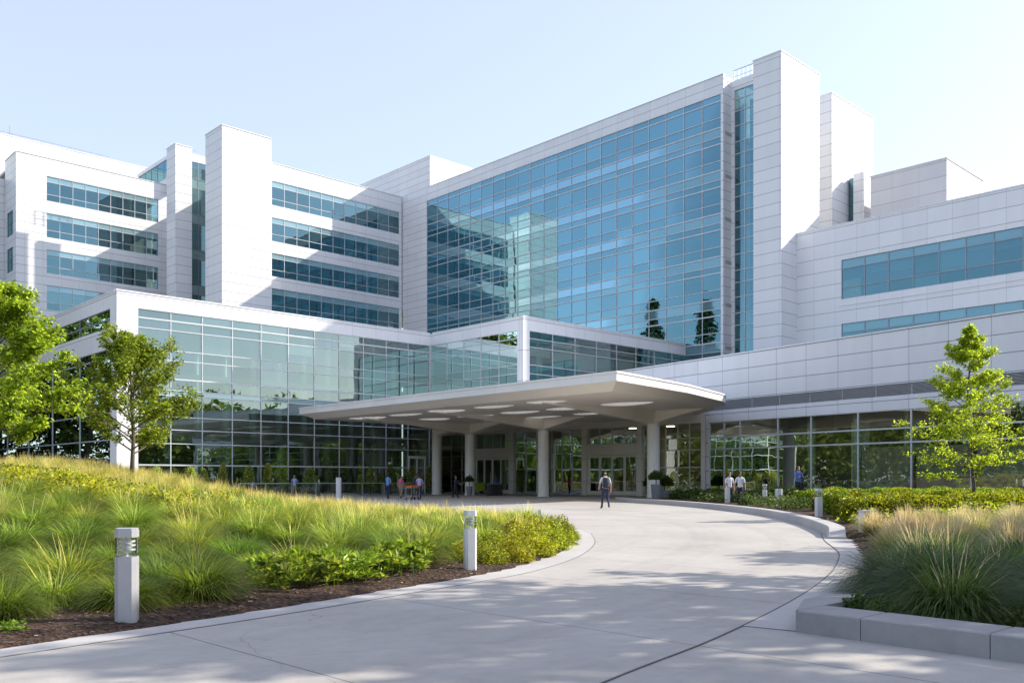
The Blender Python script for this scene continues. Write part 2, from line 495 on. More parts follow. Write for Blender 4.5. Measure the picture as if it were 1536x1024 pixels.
# penthouse block on the left end, front flush with the pier
PH = FT
w = MB()
fbox(w, FT, FT.t(645), FT.t(540), ZT + .002 if False else 41.302, 45.5, -22, -.0)
fbox(w, FT, FT.t(645) - .05, FT.t(540), 45.501, 45.61, -22, .05)
fbox(w, FT, tl + .01, FT.t(540), 25, 41.3, -22, -.003)
w.build("penthouse", M["panel_tower"], tower)
place_children(tower)

# ================================================================== WARD WING
dM = FT.d(604)
FM = Plane(604, dM, ER)
ward = thing("ward_wing", "white ward wing with stacked ribbon windows and pale stair shafts left of the glass tower", "building", (FM.O.x, FM.O.y, 0))
tm0, tm1 = FM.t(396), FM.t(602.5)
th0, th1 = FM.t(407.8), FM.t(599)
bands = [(39.0, 38.3, 36.75, 35.95), (34.4, 33.7, 32.3, 31.4), (29.9, 29.25, 27.8, 26.95), (25.45, 24.75, 23.3, 22.4), (20.9, 20.2, 18.8, 17.9)]
w = MB()
wall(w, FM, tm0, tm1, 0, 41.2, [(th0, th1, b[3], b[0]) for b in bands], .35)
coping(w, FM, tm0, tm1, 41.2)
fbox(w, FM, tm0, tm1, 0, 40.9, -16.0, -15.7)
w.build("wall", M["panel_ward"], ward)
r = MB(); fbox(r, FM, tm0, tm1, 40.3, 40.6, -15.7, -.36); r.build("roof", M["roof"], ward)
for i, b in enumerate(bands):
    curtain("ribbon_window", ward, FM, lin(th0, th1, 11), list(b), M["glass_ward"], M["spandrel_ward"], lambda j: 1 if j == 2 else 0,
            o=-.12, mw=.07, frame="mullion", blinds=[(1, .8, .15, .4), (1, .3, .5, 1), (0, .5, .3, .9)], seed=20 + i)
rooms(ward, FM, th0 - .2, th1 + .2, [b[3] - .6 for b in bands], 4.5, 40.2, parts=lin(th0, th1, 5)[1:-1])
w = MB(); fbox(w, FM, FM.t(602.5) + .005, -.06, 0, 39.6, -2.0, -1.0); w.build("slot_window", M["spandrel_podium"], ward)
# big shaft, slim shaft and the glass slot between them
PBL, PBR = shaft(ward, "stair_shaft", 333, 105.2, 42.95, 308, 407, M["panel_shaft"])
shaft(ward, "lift_shaft", 263, 111.0, 42.9, 250, 288, M["panel_shaft"])
FG = Plane(287, 113.4, ER)
a, b = FG.t(286), FG.t(310)
zz = [14.0]
for i in range(6): zz += [15.8 + 4.5 * i, 17.0 + 4.5 * i]
zz = sorted(q for q in zz if q < 41) + [41.6]
curtain("slot_window", ward, FG, [a, (a + b) / 2, b], zz, M["glass_ward"], M["spandrel_podium"], lambda j: 1 if j % 2 else 0, mw=.07, frame="mullion_dark", seed=31)
w = MB(); fbox(w, FG, a, b, 41.62, 42.6, -.4, 0); fbox(w, FG, a - .2, b + .2, 10, 41.6, -2.3, -2.0); w.build("slot_wall", M["panel_ward"], ward)
rl = MB()
for q in range(5):
    t = a - 2 + (b - a + 2) * q / 4
    rl.tube([FG.pt(t, 42.4, -3), FG.pt(t, 44.2, -3)], .04, 6)
for zc in (43.3, 44.2): rl.tube([FG.pt(a - 2, zc, -3), FG.pt(b, zc, -3)], .04, 6)
rl.build("roof_railing", M["mullion_light"], ward)
# left ward with ribbon windows
FL = Plane(242, 121.0, ER)
l0, l1 = FL.t(24), FL.t(262)
h0, h1 = FL.t(70), FL.t(237.5)
w = MB()
wall(w, FL, l0, l1, 0, 41.2, [(h0, h1, b[3], b[0]) for b in bands], .35)
coping(w, FL, l0, l1, 41.2)
FLs = Plane(24, FL.d(24), EL)
se = FLs.t(7.5)
sw = [(FLs.t(19.5), FLs.t(10.5), b[3], b[0]) for b in bands[1:]]
wall(w, FLs, .002, se, 0, 41.2, sw, .35)
coping(w, FLs, .4, se, 41.2)
fbox(w, FL, l0 + .4, l1, 0, 40.9, -17.0, -16.7)
w.build("wall", M["panel_ward"], ward)
r = MB(); fbox(r, FL, l0 + .4, l1, 40.3, 40.6, -16.7, -.36); r.build("roof", M["roof"], ward)
for i, bb in enumerate(bands):
    curtain("ribbon_window", ward, FL, lin(h0, h1, 9), list(bb), M["glass_ward"], M["spandrel_ward"], lambda j: 1 if j == 2 else 0,
            o=-.12, mw=.07, frame="mullion", blinds=[(1, .7, .15, .35), (1, .25, .5, 1), (0, .5, .3, .9)], seed=40 + i)
for i, s in enumerate(sw):
    curtain("side_window", ward, FLs, lin(s[0], s[1], 2), [s[2], s[2] + 1.6, s[3]], M["glass_ward"], o=-.12, mw=.07, frame="mullion_dark", seed=50 + i)
rooms(ward, FL, h0 - .2, h1 + .2, [b[3] - .6 for b in bands], 4.5, 40.2, parts=lin(h0, h1, 4)[1:-1])
# lower link left of the corner
FK = Plane(6, FLs.d(7.5), ER)
w = MB(); fbox(w, FK, FK.t(-120), FK.t(7.5), 0, 39.0, -14, 0); w.build("link_wall", M["panel_ward"], ward)
# taller block behind
FB = Plane(0, 121.0, ER)
w = MB(); fbox(w, FB, FB.t(-160), FB.t(232), 20, 48.0, -20, 0); fbox(w, FB, FB.t(-160), FB.t(232), 48.001, 48.12, -20, .06)
w.build("rear_block", M["panel_ward"], ward)
rl = MB()
fbox(rl, FB, FB.t(3), FB.t(165), 48.55, 48.62, -.62, -.56)
for i in range(12):
    t = FB.t(3) + (FB.t(165) - FB.t(3)) * i / 11
    fbox(rl, FB, t - .03, t + .03, 48.12, 48.55, -.62, -.56)
fbox(rl, FB, FB.t(16.2) - .03, FB.t(16.2) + .03, 48.12, 49.6, -.62, -.56)
rl.build("roof_railing", M["mullion_dark"], ward)
# rooftop plant room with blue glass strip, left of the slim shaft
FP = Plane(252, 121.5, EL)
p0, p1 = FP.t(256), FP.t(206)
w = MB()
zg0, zg1 = FP.z(248, 268), FP.z(248, 240)
wall(w, FP, p0, p1, 40.0, zg1 + .5, [(p0 + .4, p1 - .6, zg0, zg1)], .3)
fbox(w, FP, p0, p1, 40.0, zg1 + .45, -9, -8.7)
fbox(w, FP, p0 + .1, p1 - .1, zg1 + .1, zg1 + .4, -8.7, -.31)
w.build("plant_room", M["panel_ward"], ward)
curtain("plant_room_window", ward, FP, lin(p0 + .4, p1 - .6, 5), [zg0, zg1], M["glass_tower"], mw=.06, frame="mullion", seed=61)
place_children(ward)

# ================================================================== PODIUM
FA = Plane(175, 65.3, ER)
pod = thing("glass_podium", "low glass fronted block with a white parapet, wrapping round behind the entrance canopy", "building", (FA.O.x, FA.O.y, 0))
ZP = 15.15
prow = [.12, 2.45, 4.09, 5.14, 6.12, 7.75, 8.15, 9.0, 10.4, 11.15, 12.67, 13.4, 14.05]
a0, a1 = FA.t(207), FA.t(645)
FAs = Plane(175, 65.3, EL)
side_end = FAs.t(-180)
FE1 = Plane(645, FA.d(645), EL)
e1 = FE1.t(785)                     # negative: runs toward the viewer
FE2 = Plane(785, FE1.d(785), ER)
e2 = FE2.t(1036)
w = MB()
wall(w, FA, 0, a1 - .003, 0, ZP, [(a0, a1 - .003, .05, 14.05)], .4)
coping(w, FA, -.05, a1, ZP)
s0 = FAs.t(165)
wall(w, FAs, .002, side_end, 0, ZP, [(s0, side_end - 1, 12.6, 14.0), (s0, side_end - 1, .05, 11.05)], .4)
coping(w, FAs, .42, side_end, ZP)
wall(w, FE1, e1 + .002, 0, 7.2, ZP, [(e1 + .75, -.003, 7.3, 14.05)], .4)
coping(w, FE1, e1 + .4, -.4, ZP)
wall(w, FE2, 0, e2, 7.2, ZP, [(.75, e2 - .2, 7.3, 14.05)], .4)
coping(w, FE2, -.05, e2, ZP)
w.build("wall", M["panel_podium"], pod)
fr = "mullion_light"
tall = [4.09, 9.0]
def prm(j): return 1 if j in (7, 8, 2) and False else 0
thk = [j for j, q in enumerate(prow) if q in (2.45, 9.0, 13.4)]
curtain("front_glazing", pod, FA, lin(a0, a1 - .05, 11), prow, M["glass_podium"], M["spandrel_podium"], lambda j: 1 if j in (5,) else 0, mw=.068, thickz=thk, frame=fr,
        blinds=[(10, .6, .3, .9), (9, .35, .5, 1.0), (2, .15, .4, 1)], seed=71, tilt=.004, added_blinds=[(i, j) for i in range(5) for j in (9, 10, 11)])  # added blinds at upper left stand in for the bright sky reflection
curtain("side_ribbon_window", pod, FAs, lin(s0, side_end - 1, 14), [12.6, 13.25, 14.0], M["glass_podium"], mw=.085, frame="mullion_dark", seed=72)
curtain("side_glazing", pod, FAs, lin(s0, side_end - 1, 14), [.1, 2.45, 4.3, 6.3, 8.4, 10.4, 11.05], M["glass_podium"], M["spandrel_podium"], lambda j: 0, mw=.085, frame="mullion", seed=73)
urow = [7.3, 7.75, 8.15, 9.0, 10.4, 11.15, 12.67, 13.4, 14.05]
curtain("upper_glazing", pod, FE1, lin(e1 + .75, -.06, 5), urow, M["glass_podium"], M["spandrel_podium"], lambda j: 1 if j == 2 else 0, mw=.068, frame=fr, blinds=[(5, .7, .3, 1), (6, .3, .3, 1)], seed=74)
curtain("upper_glazing", pod, FE2, lin(.75, e2 - .2, 8), urow, M["glass_podium"], M["spandrel_podium"], lambda j: 1 if j == 2 else 0, mw=.068, frame=fr, blinds=[(5, .8, .4, 1), (6, .4, .3, 1)], seed=75)
rooms(pod, FA, .6, a1 + 3, [.1, 4.6, 9.5], 9.0, 14.6, cols=lin(a0 + .4, a1 - 1, 11)[1:], parts=[])
rooms(pod, FAs, 9.2, side_end - .5, [.1, 4.6, 9.5], 8.0, 14.6, cols=lin(9.5, side_end - 2, 8), parts=[])
rooms(pod, FE2, .6, e2, [7.25, 9.6 + .3], 8.6, 14.6, cols=[3.2, 8, 12.5], parts=[])
# roofs
def xy3(P, t, z, o=0): return P.pt(t, z, o)
c = [FA.xy(.42, -.42), FA.xy(a1, -.42) + FE1.n * -.42, FE1.xy(e1, -.42) + FE2.n * -.42, FE2.xy(e2, -.42)]
c += [Vector((22, 92)), Vector((-12, 126)), Vector((-55, 126)), FAs.xy(side_end, -.42)]
r = MB(); r.prism([(p.x, p.y) for p in c], 14.3, 14.6); r.build("roof", M["roof"], pod)
c = [FE1.xy(-.6, -.41) , FE1.xy(e1 + .41, -.41) + FE2.n * -.01, FE2.xy(e2, -.41), FE2.xy(e2, -8), FE1.xy(-.6, -14)]
r = MB(); r.prism([(p.x, p.y) for p in c], 6.95, 7.19); r.build("overhang_soffit", M["soffit"], pod)
# entrance wall below the overhang
FE = Plane(919, 75.0, EL)
tE = FE.t
EZ = 5.72
er0, er1 = tE(1058), tE(620)
w = MB()
wall(w, FE, er0, er1, EZ, 7.4, (), .4)
for (pa, pb) in ((955.5, 963), (873, 880.5), (763.5, 771), (1052, 1058), (805, 812), (708, 713), (655, 660)):
    fbox(w, FE, tE(pa), tE(pb), 0, EZ - .001, -.35, .06)
for (pa, pb) in ((880.6, 955.4), (713.1, 763.4)):
    fbox(w, FE, tE(pa), tE(pb), 3.42, 4.32, -.3, .0)
w.build("entrance_wall", M["panel_beige"], pod)
def eglz(pa, pb, n, zrow, nm="entrance_glazing", sd=80):
    return curtain(nm, pod, FE, lin(tE(pa), tE(pb), n), zrow, M["glass_lobby"], mw=.075, frame="mullion", seed=sd, o=-.12)
full = [.08, 2.3, 3.65, 4.57, 5.71]
eglz(963.2, 1051.8, 5, full, sd=81)
eglz(812.2, 872.8, 4, full, sd=82)
eglz(771.2, 804.8, 2, full, sd=83)
eglz(660.2, 707.8, 3, full, sd=84)
eglz(625, 654.8, 2, full, sd=85)
eglz(880.8, 955.2, 4, [4.33, 5.7], "transom_window", 86)
eglz(713.3, 763.2, 4, [4.33, 5.7], "transom_window", 87)
def door_leaf(P, t0, t1, z1, rev=False):
    if t0 > t1: t0, t1 = t1, t0
    f = MB()
    fw = .13
    fbox(f, P, t0, t0 + fw, 0.03, z1, -.16, -.06); fbox(f, P, t1 - fw, t1, .03, z1, -.16, -.06)
    fbox(f, P, t0 + fw, t1 - fw, .03, .38, -.158, -.062); fbox(f, P, t0 + fw, t1 - fw, z1 - .16, z1, -.158, -.062)
    dr = f.build("door", M["door_frame"], pod)
    V, Fc, mi, tone = panes(P, [t0 + fw, t1 - fw], [.38, z1 - .16], -.11, None, lambda j: 0, random.Random(int(t0 * 100)), .003)
    link("pane", fast_mesh("pane", V, Fc, M["glass_lobby"], tone, mi), dr)
    h = MB()
    tt_ = t1 - .2 if not rev else t0 + .2
    h.tube([P.pt(tt_, .9, 0), P.pt(tt_, 2.0, 0)], .025, 8)
    h.tube([P.pt(tt_, 1.0, 0), P.pt(tt_, 1.0, -.08)], .018, 6); h.tube([P.pt(tt_, 1.9, 0), P.pt(tt_, 1.9, -.08)], .018, 6)
    h.build("handle", M["steel"], dr)
    return dr
for (pa, pb) in ((881, 955), (713.5, 763)):
    q = lin(tE(pa), tE(pb), 4)
    for i in range(4): door_leaf(FE, q[i] + (.03 if True else 0), q[i + 1] - .03 if q[i + 1] < q[i] else q[i + 1] - .03, 3.38, i % 2 == 1)
# side door in the podium front, beside the inner corner
ta_, tb_ = FA.t(613), FA.t(637)
f = MB()
for t in (ta_, tb_, (ta_ + tb_) / 2): fbox(f, FA, t - .07, t + .07, .05, 3.3, -.02, .08)
fbox(f, FA, ta_ - .071, tb_ + .071, 3.3, 3.55, -.02, .08)
f.build("side_door_frame", M["door_frame"], pod)
# lobby behind the entrance
lb = MB()
fbox(lb, FE, er0 + .5, er1, -.02, .07, -14, -.05); lb.build("lobby_floor", M["interior_floor"], pod)
lb = MB()
fbox(lb, FE, er0 + .5, er1, .07, 6.9, -14.3, -14.0)
for px in (1052, 905, 800, 690): fbox(lb, FE, tE(px) - .5, tE(px) + .5, .07, 5.9, -9.0, -8.0)
lb.build("lobby_wall", M["interior"], pod)
lb = MB(); fbox(lb, FE, er0 + .5, er1, 5.9, 6.1, -14, -.41); lb.build("lobby_ceiling", M["ceiling"], pod)
m_, nt_, out_ = new_mat("added_lobby_glow")
nt_.links.new(N(nt_, "Emission", {0: (1, .85, .6, 1), 1: 4.0}).outputs[0], out_.inputs[0])
M["glow"] = m_
for i in range(9):  # glowing discs added to warm and brighten the lobby
    lp = MB()
    t = er0 + 2.5 + (er1 - er0 - 4) * i / 8
    lp.tube([FE.pt(t, 5.84, -4.5), FE.pt(t, 5.895, -4.5)], .35, 12)
    lp.build("added_lobby_light", M["glow"], pod)
lb = MB()
fbox(lb, FE, tE(1000), tE(960), .07, 1.15, -6.5, -5.7); fbox(lb, FE, tE(1002), tE(958), 1.151, 1.21, -6.6, -5.6)
lb.build("reception_desk", M["door_frame"], pod)
place_children(pod)

# ================================================================== SIDE WING (right)
EW = (-907, 1343)
FW = Plane(1057, 68.3, EW)
wing = thing("side_wing", "white panelled wing on the right with a dark louvre strip above its glazed ground floor", "building", (FW.O.x, FW.O.y, 0))
tw = FW.t
w_l, w_r = tw(930), tw(1620)
ZW = 10.52
w = MB()
gz0, gz1 = .42, 5.67
wall(w, FW, w_r, tw(1058.5), 0, 7.24, [(w_r + .3, tw(1063), gz0, gz1), (w_r + .3, tw(1063), 6.53, 7.24)], .4)
wall(w, FW, w_r, w_l, 7.2401, ZW, (), .4)
wall(w, FW, tw(1058.5) + .002, w_l, 6.3, 7.24, (), .4)
coping(w, FW, w_r, w_l, ZW)
FWl = Plane(930, FW.d(930), ER)
fbox(w, FW, w_l - .4, w_l, 6.3, ZW, -16, -.401)
fbox(w, FW, w_r, w_r + .4, 0, ZW - .01, -24, -.401)
w.build("wall", M["panel_side"], wing)
lv = MB()
nl = 9
for i in range(nl):
    z = 6.54 + (7.22 - 6.54) * i / nl
    p0, p1 = w_r + .3, tw(1063)
    P = FW
    lv.hexa([P.pt(p0, z, -.03), P.pt(p1, z, -.03), P.pt(p1, z + .05, -.16), P.pt(p0, z + .05, -.16),
             P.pt(p0, z + .018, -.025), P.pt(p1, z + .018, -.025), P.pt(p1, z + .068, -.155), P.pt(p0, z + .068, -.155)])
fbox(lv, FW, w_r + .3, tw(1063), 6.531, 7.239, -.34, -.30)
for px in (1127.5, 1169, 1214.6, 1262.8, 1313.6, 1367.4, 1428, 1491):
    fbox(lv, FW, tw(px) - .012, tw(px) + .012, 6.535, 7.235, -.2, -.02)
lv.build("louvre", M["louvre"], wing)
gpx = [1063, 1085, 1109, 1165.8, 1215.6, 1286, 1365.8, 1456, 1560, 1612]
gts = [tw(p) for p in gpx]; gts[-1] = w_r + .3
curtain("ground_glazing", wing, FW, gts, [gz0, 3.65, 4.52, gz1], M["glass_lobby"], mw=.10, frame="mullion_light", blinds=None, seed=91, o=-.1, tilt=.004)
rooms(wing, FW, w_r + .4, tw(1061), [.2], 7.0, 6.4, cols=[gts[i] + .9 for i in range(1, 8)], parts=[gts[3] + .6, gts[6] + .8])
b_ = MB()
fbox(b_, FW, tw(1247.5), tw(1274), .5, 5.2, -2.2, -2.1); b_.build("banner", M["blind"], wing)
b_ = MB()
for i in range(len(gts) - 1):
    a, b = sorted((gts[i], gts[i + 1]))
    if i in (5, 6, 7): fbox(b_, FW, a + .1, b - .1, .45, 3.4, -.5, -.47)
b_.build("window_shade", simple("grey_shade_cloth", (.34, .32, .28), .9, var=.2, scale=1.5), wing)
cb = MB(); fbox(cb, FW, w_r + .2, tw(1061), 6.2, 6.5, -7.0, -.41); cb.build("ceiling", M["ceiling"], wing)
# upper floors set back
FU = Plane(1195, 84.3, EL)
tu = FU.t
u_r = tu(1640)
ZU = 24.4
ub = [(21.2, 20.4, 18.65, 17.65), (15.42, 14.6, 12.9, 11.9)]
ug0, ug1 = tu(1262), u_r + .5
w = MB()
wall(w, FU, u_r, 0, 9.5, ZU, [(ug1, ug0, b[3], b[0]) for b in ub], .35)
coping(w, FU, u_r, 0, ZU)
fbox(w, FU, -.35, -.001, 9.5, ZU - .01, -20, -.351)
fbox(w, FU, u_r, u_r + .35, 9.5, ZU - .01, -20, -.351)
# drip ledges under the windows
for b in ub: fbox(w, FU, u_r, ug0 + .3, b[3] - .62, b[3] - .54, .001, .06)
w.build("upper_wall", M["panel_side_up"], wing)
for i, b in enumerate(ub):
    n = max(2, int(round((ug0 - ug1) / 2.05)))
    curtain("ribbon_window", wing, FU, lin(ug1, ug0, n), list(b), M["glass_tower"], M["spandrel_tower"], lambda j: 1 if j == 2 else 0, o=-.12, mw=.085, frame="mullion_dark",
            blinds=[(1, 1.0, .14, .2), (1, .55, .3, .9)], seed=95 + i)
rooms(wing, FU, ug1, ug0 + .3, [b[3] - .5 for b in ub], 4.5, 24.0, parts=[])
r = MB(); fbox(r, FU, u_r + .36, -.36, 23.6, 23.9, -20, -.36); r.build("upper_roof", M["roof"], wing)
c = [FW.xy(w_r + .41, -.41), FW.xy(w_l - .41, -.41), FU.xy(3.5, .01), FU.xy(u_r, .01)]
r = MB(); r.prism([(p.x, p.y) for p in c], 9.7, 9.95); r.build("lower_roof", M["roof"], wing)
shaft(wing, "plant_room", 1420, 85.0, 31.8, 1306, 1475, M["panel_grey"], z0=23)
place_children(wing)

# ================================================================== CANOPY
def ccw(p):
    a = sum(p[i][0] * p[(i + 1) % len(p)][1] - p[(i + 1) % len(p)][0] * p[i][1] for i in range(len(p)))
    return p if a > 0 else p[::-1]
ZC = 7.0
P1 = at(449, 70.95); P2 = at(925, 46.7); P3 = at(1100, 60.4)
P4 = FE.xy(tE(1050), .15); P5 = FE.xy(tE(655), .15); P6 = Vector((-8.2, 80.6))
can_pts = [Vector((P1.x, P1.y)), Vector((P2.x, P2.y))]
# right end rounded
p3 = Vector((P3.x, P3.y)); d23 = (p3 - can_pts[1]).normalized(); d34 = (Vector((P4.x, P4.y)) - p3).normalized()
can_pts += [can_pts[1].lerp(p3, .5) + Vector((d23.y, -d23.x)) * .35]
for q in range(7):
    s = q / 6
    a_ = p3 - d23 * 3.2; b_ = p3; c_ = p3 + d34 * 3.0
    can_pts.append(a_ * (1 - s) ** 2 + b_ * 2 * s * (1 - s) + c_ * s * s)
can_pts += [Vector((P4.x, P4.y)), Vector((P5.x, P5.y)), P6]
can = thing("entrance_canopy", "flat pale canopy with sculpted soffit on four round columns over the main entrance", "canopy", (5, 60, 0))
def offset_poly(pts, o):
    n = len(pts); out = []
    ar = sum(pts[i].x * pts[(i + 1) % n].y - pts[(i + 1) % n].x * pts[i].y for i in range(n))
    sg = 1 if ar > 0 else -1
    for i in range(n):
        a, b, c = pts[i - 1], pts[i], pts[(i + 1) % n]
        n1 = Vector((-(b - a).y, (b - a).x)).normalized() * sg; n2 = Vector((-(c - b).y, (c - b).x)).normalized() * sg
        k = (n1 + n2); L = k.length
        k = k / L if L > 1e-6 else n1
        out.append(b + k * (o / max(.45, k.dot(n1))))
    return out
def ring_band(mb, A, za, B, zb, mi=0):
    n = len(A); u = 0
    for i in range(n):
        j = (i + 1) % n
        L = (A[j] - A[i]).length
        mb.quad((A[i].x, A[i].y, za), (A[j].x, A[j].y, za), (B[j].x, B[j].y, zb), (B[i].x, B[i].y, zb), uv=[(u, 1.2), (u + L, 1.2), (u + L, 2.2), (u, 2.2)], mi=mi)
        u += L
A0 = can_pts; A1 = offset_poly(A0, .10); A2 = offset_poly(A0, .95); Aout = offset_poly(A0, -.05)
def inside(p, poly):
    c = False; n = len(poly)
    for i in range(n):
        a, b = poly[i], poly[(i + 1) % n]
        if (a.y > p.y) != (b.y > p.y) and p.x < (b.x - a.x) * (p.y - a.y) / (b.y - a.y) + a.x: c = not c
    return c
fe = Plane.__new__(Plane); fe.O = Vector((P2.x, P2.y)); fe.e = (Vector((P1.x, P1.y)) - fe.O).normalized(); fe.n = Vector((fe.e.y, -fe.e.x))
if fe.n.dot(fe.O) > 0: fe.n = -fe.n
colpos = [at(980, 62.7), at(815, 70.5), at(705, 77.0), at(655, 80.6)]
A3 = offset_poly(A0, 1.5)
rg = random.Random(5)
lenses = []
for i in range(7):
    for j in range(3):
        t = 3.4 + i * 4.9 + (2.4 if j % 2 else 0); o = -(3.2 + j * 4.6)
        c0 = fe.xy(t, o)
        L, Wd = rg.uniform(1.5, 2.1), rg.uniform(.7, 1.1)
        if any((Vector((q.x, q.y)) - c0).length < 2.0 for q in colpos): continue
        ring = [c0 + fe.e * (math.cos(w_) * L) + fe.n * (math.sin(w_) * Wd * (1 + .35 * math.cos(w_))) for w_ in [2 * math.pi * k / 20 for k in range(20)]]
        if all(inside(p, A3) for p in ring): lenses.append(ring)
def holed(name, outer, z, holes, mat):
    bm = bmesh.new(); ed = []
    for ring in [outer] + holes:
        vs = [bm.verts.new((p.x, p.y, z)) for p in ring]
        ed += [bm.edges.new((vs[k], vs[(k + 1) % len(vs)])) for k in range(len(vs))]
    bmesh.ops.triangle_fill(bm, use_beauty=True, use_dissolve=False, edges=ed)
    me = bpy.data.meshes.new(name); bm.to_mesh(me); bm.free(); me.materials.append(mat)
    return link(name, me, can)
mb = MB()
ring_band(mb, A0, 6.52, A0, 6.93)
ring_band(mb, Aout, 6.93, Aout, 7.04)
ring_band(mb, A0, 6.93, Aout, 6.93)
ring_band(mb, A1, 6.52, A0, 6.52)
mb.build("fascia", M["canopy_white"], can)
holed("roof_slab", Aout, 7.04, lenses, M["coping"])
mb = MB()
ring_band(mb, A2, 6.12, A1, 6.52)
mb.build("sloped_edge", M["soffit"], can)
holed("soffit", A2, 6.12, lenses, M["soffit"])
m, nt, out = new_mat("skylight_opal")
nt.links.new(N(nt, "MixShader", {0: .55, 1: N(nt, "BsdfDiffuse", {0: (.8, .78, .72, 1)}).outputs[0], 2: N(nt, "BsdfTranslucent", {0: (.85, .82, .76, 1)}).outputs[0]}).outputs[0], out.inputs[0])
M["opal"] = m
for ring in lenses:
    mb = MB()
    mb.poly([(p.x, p.y, 7.0) for p in ring])
    ring_band(mb, ring, 6.12, ring, 7.04, 1)
    mb.build("skylight", [M["opal"], M["coping"]], can)
# columns and their tapered ribs
for k, cp in enumerate(colpos):
    mb = MB()
    mb.tube([(cp.x, cp.y, 0), (cp.x, cp.y, 6.1)], .44, 28, cap=False)
    mb.tube([(cp.x, cp.y, 0.0), (cp.x, cp.y, .10)], .49, 28)
    for zj in (2.05, 4.1): mb.tube([(cp.x, cp.y, zj), (cp.x, cp.y, zj + .02)], .464, 28)
    co = mb.build("column", simple("column_paint", (.82, .80, .76), .4, var=.04, scale=.8) if k == 0 else M["col"], can, True)
    if k == 0: M["col"] = co.data.materials[0]
    for dv in (fe.n, -fe.n, fe.e, -fe.e):
        reach = 0.0
        while reach < 11 and inside(Vector((cp.x, cp.y)) + dv * (reach + .3), A2): reach += .25
        if reach < 1.5: continue
        reach = min(reach, 11 if dv in (fe.n, -fe.n) else 4.5)
        sd = Vector((-dv.y, dv.x))
        c0 = Vector((cp.x, cp.y))
        rb = MB()
        secs = []
        for s in (0.0, .12, .35, .65, 1.0):
            p = c0 + dv * (.15 + s * (reach - .15))
            hgt = .85 * (1 - s) ** 1.2 + .04; wd = .42 * (1 - s) + .14
            secs.append((p, hgt, wd))
        for (pa, ha, wa), (pb, hb, wb) in zip(secs, secs[1:]):
            q = []
            for (p, h, w_) in ((pa, ha, wa), (pb, hb, wb)):
                q.append([p - sd * w_ * .55, p + sd * w_ * .55, p + sd * w_, p - sd * w_, h])
            (a1_, a2_, a3_, a4_, h1), (b1_, b2_, b3_, b4_, h2) = q
            v = lambda p, z_: (p.x, p.y, z_)
            rb.quad(v(a1_, 6.118 - h1), v(a2_, 6.118 - h1), v(b2_, 6.118 - h2), v(b1_, 6.118 - h2))
            rb.quad(v(a2_, 6.118 - h1), v(a3_, 6.118), v(b3_, 6.118), v(b2_, 6.118 - h2))
            rb.quad(v(a4_, 6.118), v(a1_, 6.118 - h1), v(b1_, 6.118 - h2), v(b4_, 6.118))
        rb.build("rib", M["soffit"], can, False)
place_children(can)
# ================================================================== LIGHT
SUN_AZ, SUN_EL = 75.0, 33.0           # azimuth from +Y towards +X
S = Vector((math.sin(R(SUN_AZ)) * math.cos(R(SUN_EL)), math.cos(R(SUN_AZ)) * math.cos(R(SUN_EL)), math.sin(R(SUN_EL))))
sl = bpy.data.lights.new("sun", "SUN"); sl.energy = 2.75; sl.angle = R(.55); sl.color = (1.0, .93, .82)
so = bpy.data.objects.new("sun", sl); col.objects.link(so)
so.rotation_euler = S.to_track_quat("Z", "Y").to_euler(); so.location = S * 200
wd = bpy.data.worlds.new("World"); scene.world = wd; wd.use_nodes = True
nt = wd.node_tree
bg = nt.nodes["Background"]
sky = nt.nodes.new("ShaderNodeTexSky"); sky.sky_type = "NISHITA"; sky.sun_disc = False
sky.sun_elevation = R(SUN_EL); sky.sun_rotation = R(SUN_AZ)
sky.air_density = 1.0; sky.dust_density = 1.2; sky.ozone_density = 1.0; sky.altitude = 0
# thin bright summer haze over the clear sky
hz = N(nt, "MixRGB", {0: .56, 1: sky.outputs[0], 2: (2.25, 2.36, 2.98, 1)})
nt.links.new(hz.outputs[0], bg.inputs[0]); bg.inputs[1].default_value = .13
scene.view_settings.view_transform = "Standard"; scene.view_settings.look = "None"
scene.view_settings.exposure = 1.46; scene.view_settings.gamma = 1.0
scene.cycles.max_bounces = 8; scene.cycles.glossy_bounces = 4; scene.cycles.transparent_max_bounces = 12
scene.cycles.diffuse_bounces = 3; scene.cycles.transmission_bounces = 4
scene.cycles.caustics_reflective = False; scene.cycles.caustics_refractive = False
scene.cycles.use_denoising = True
scene.cycles.sample_clamp_indirect = 6

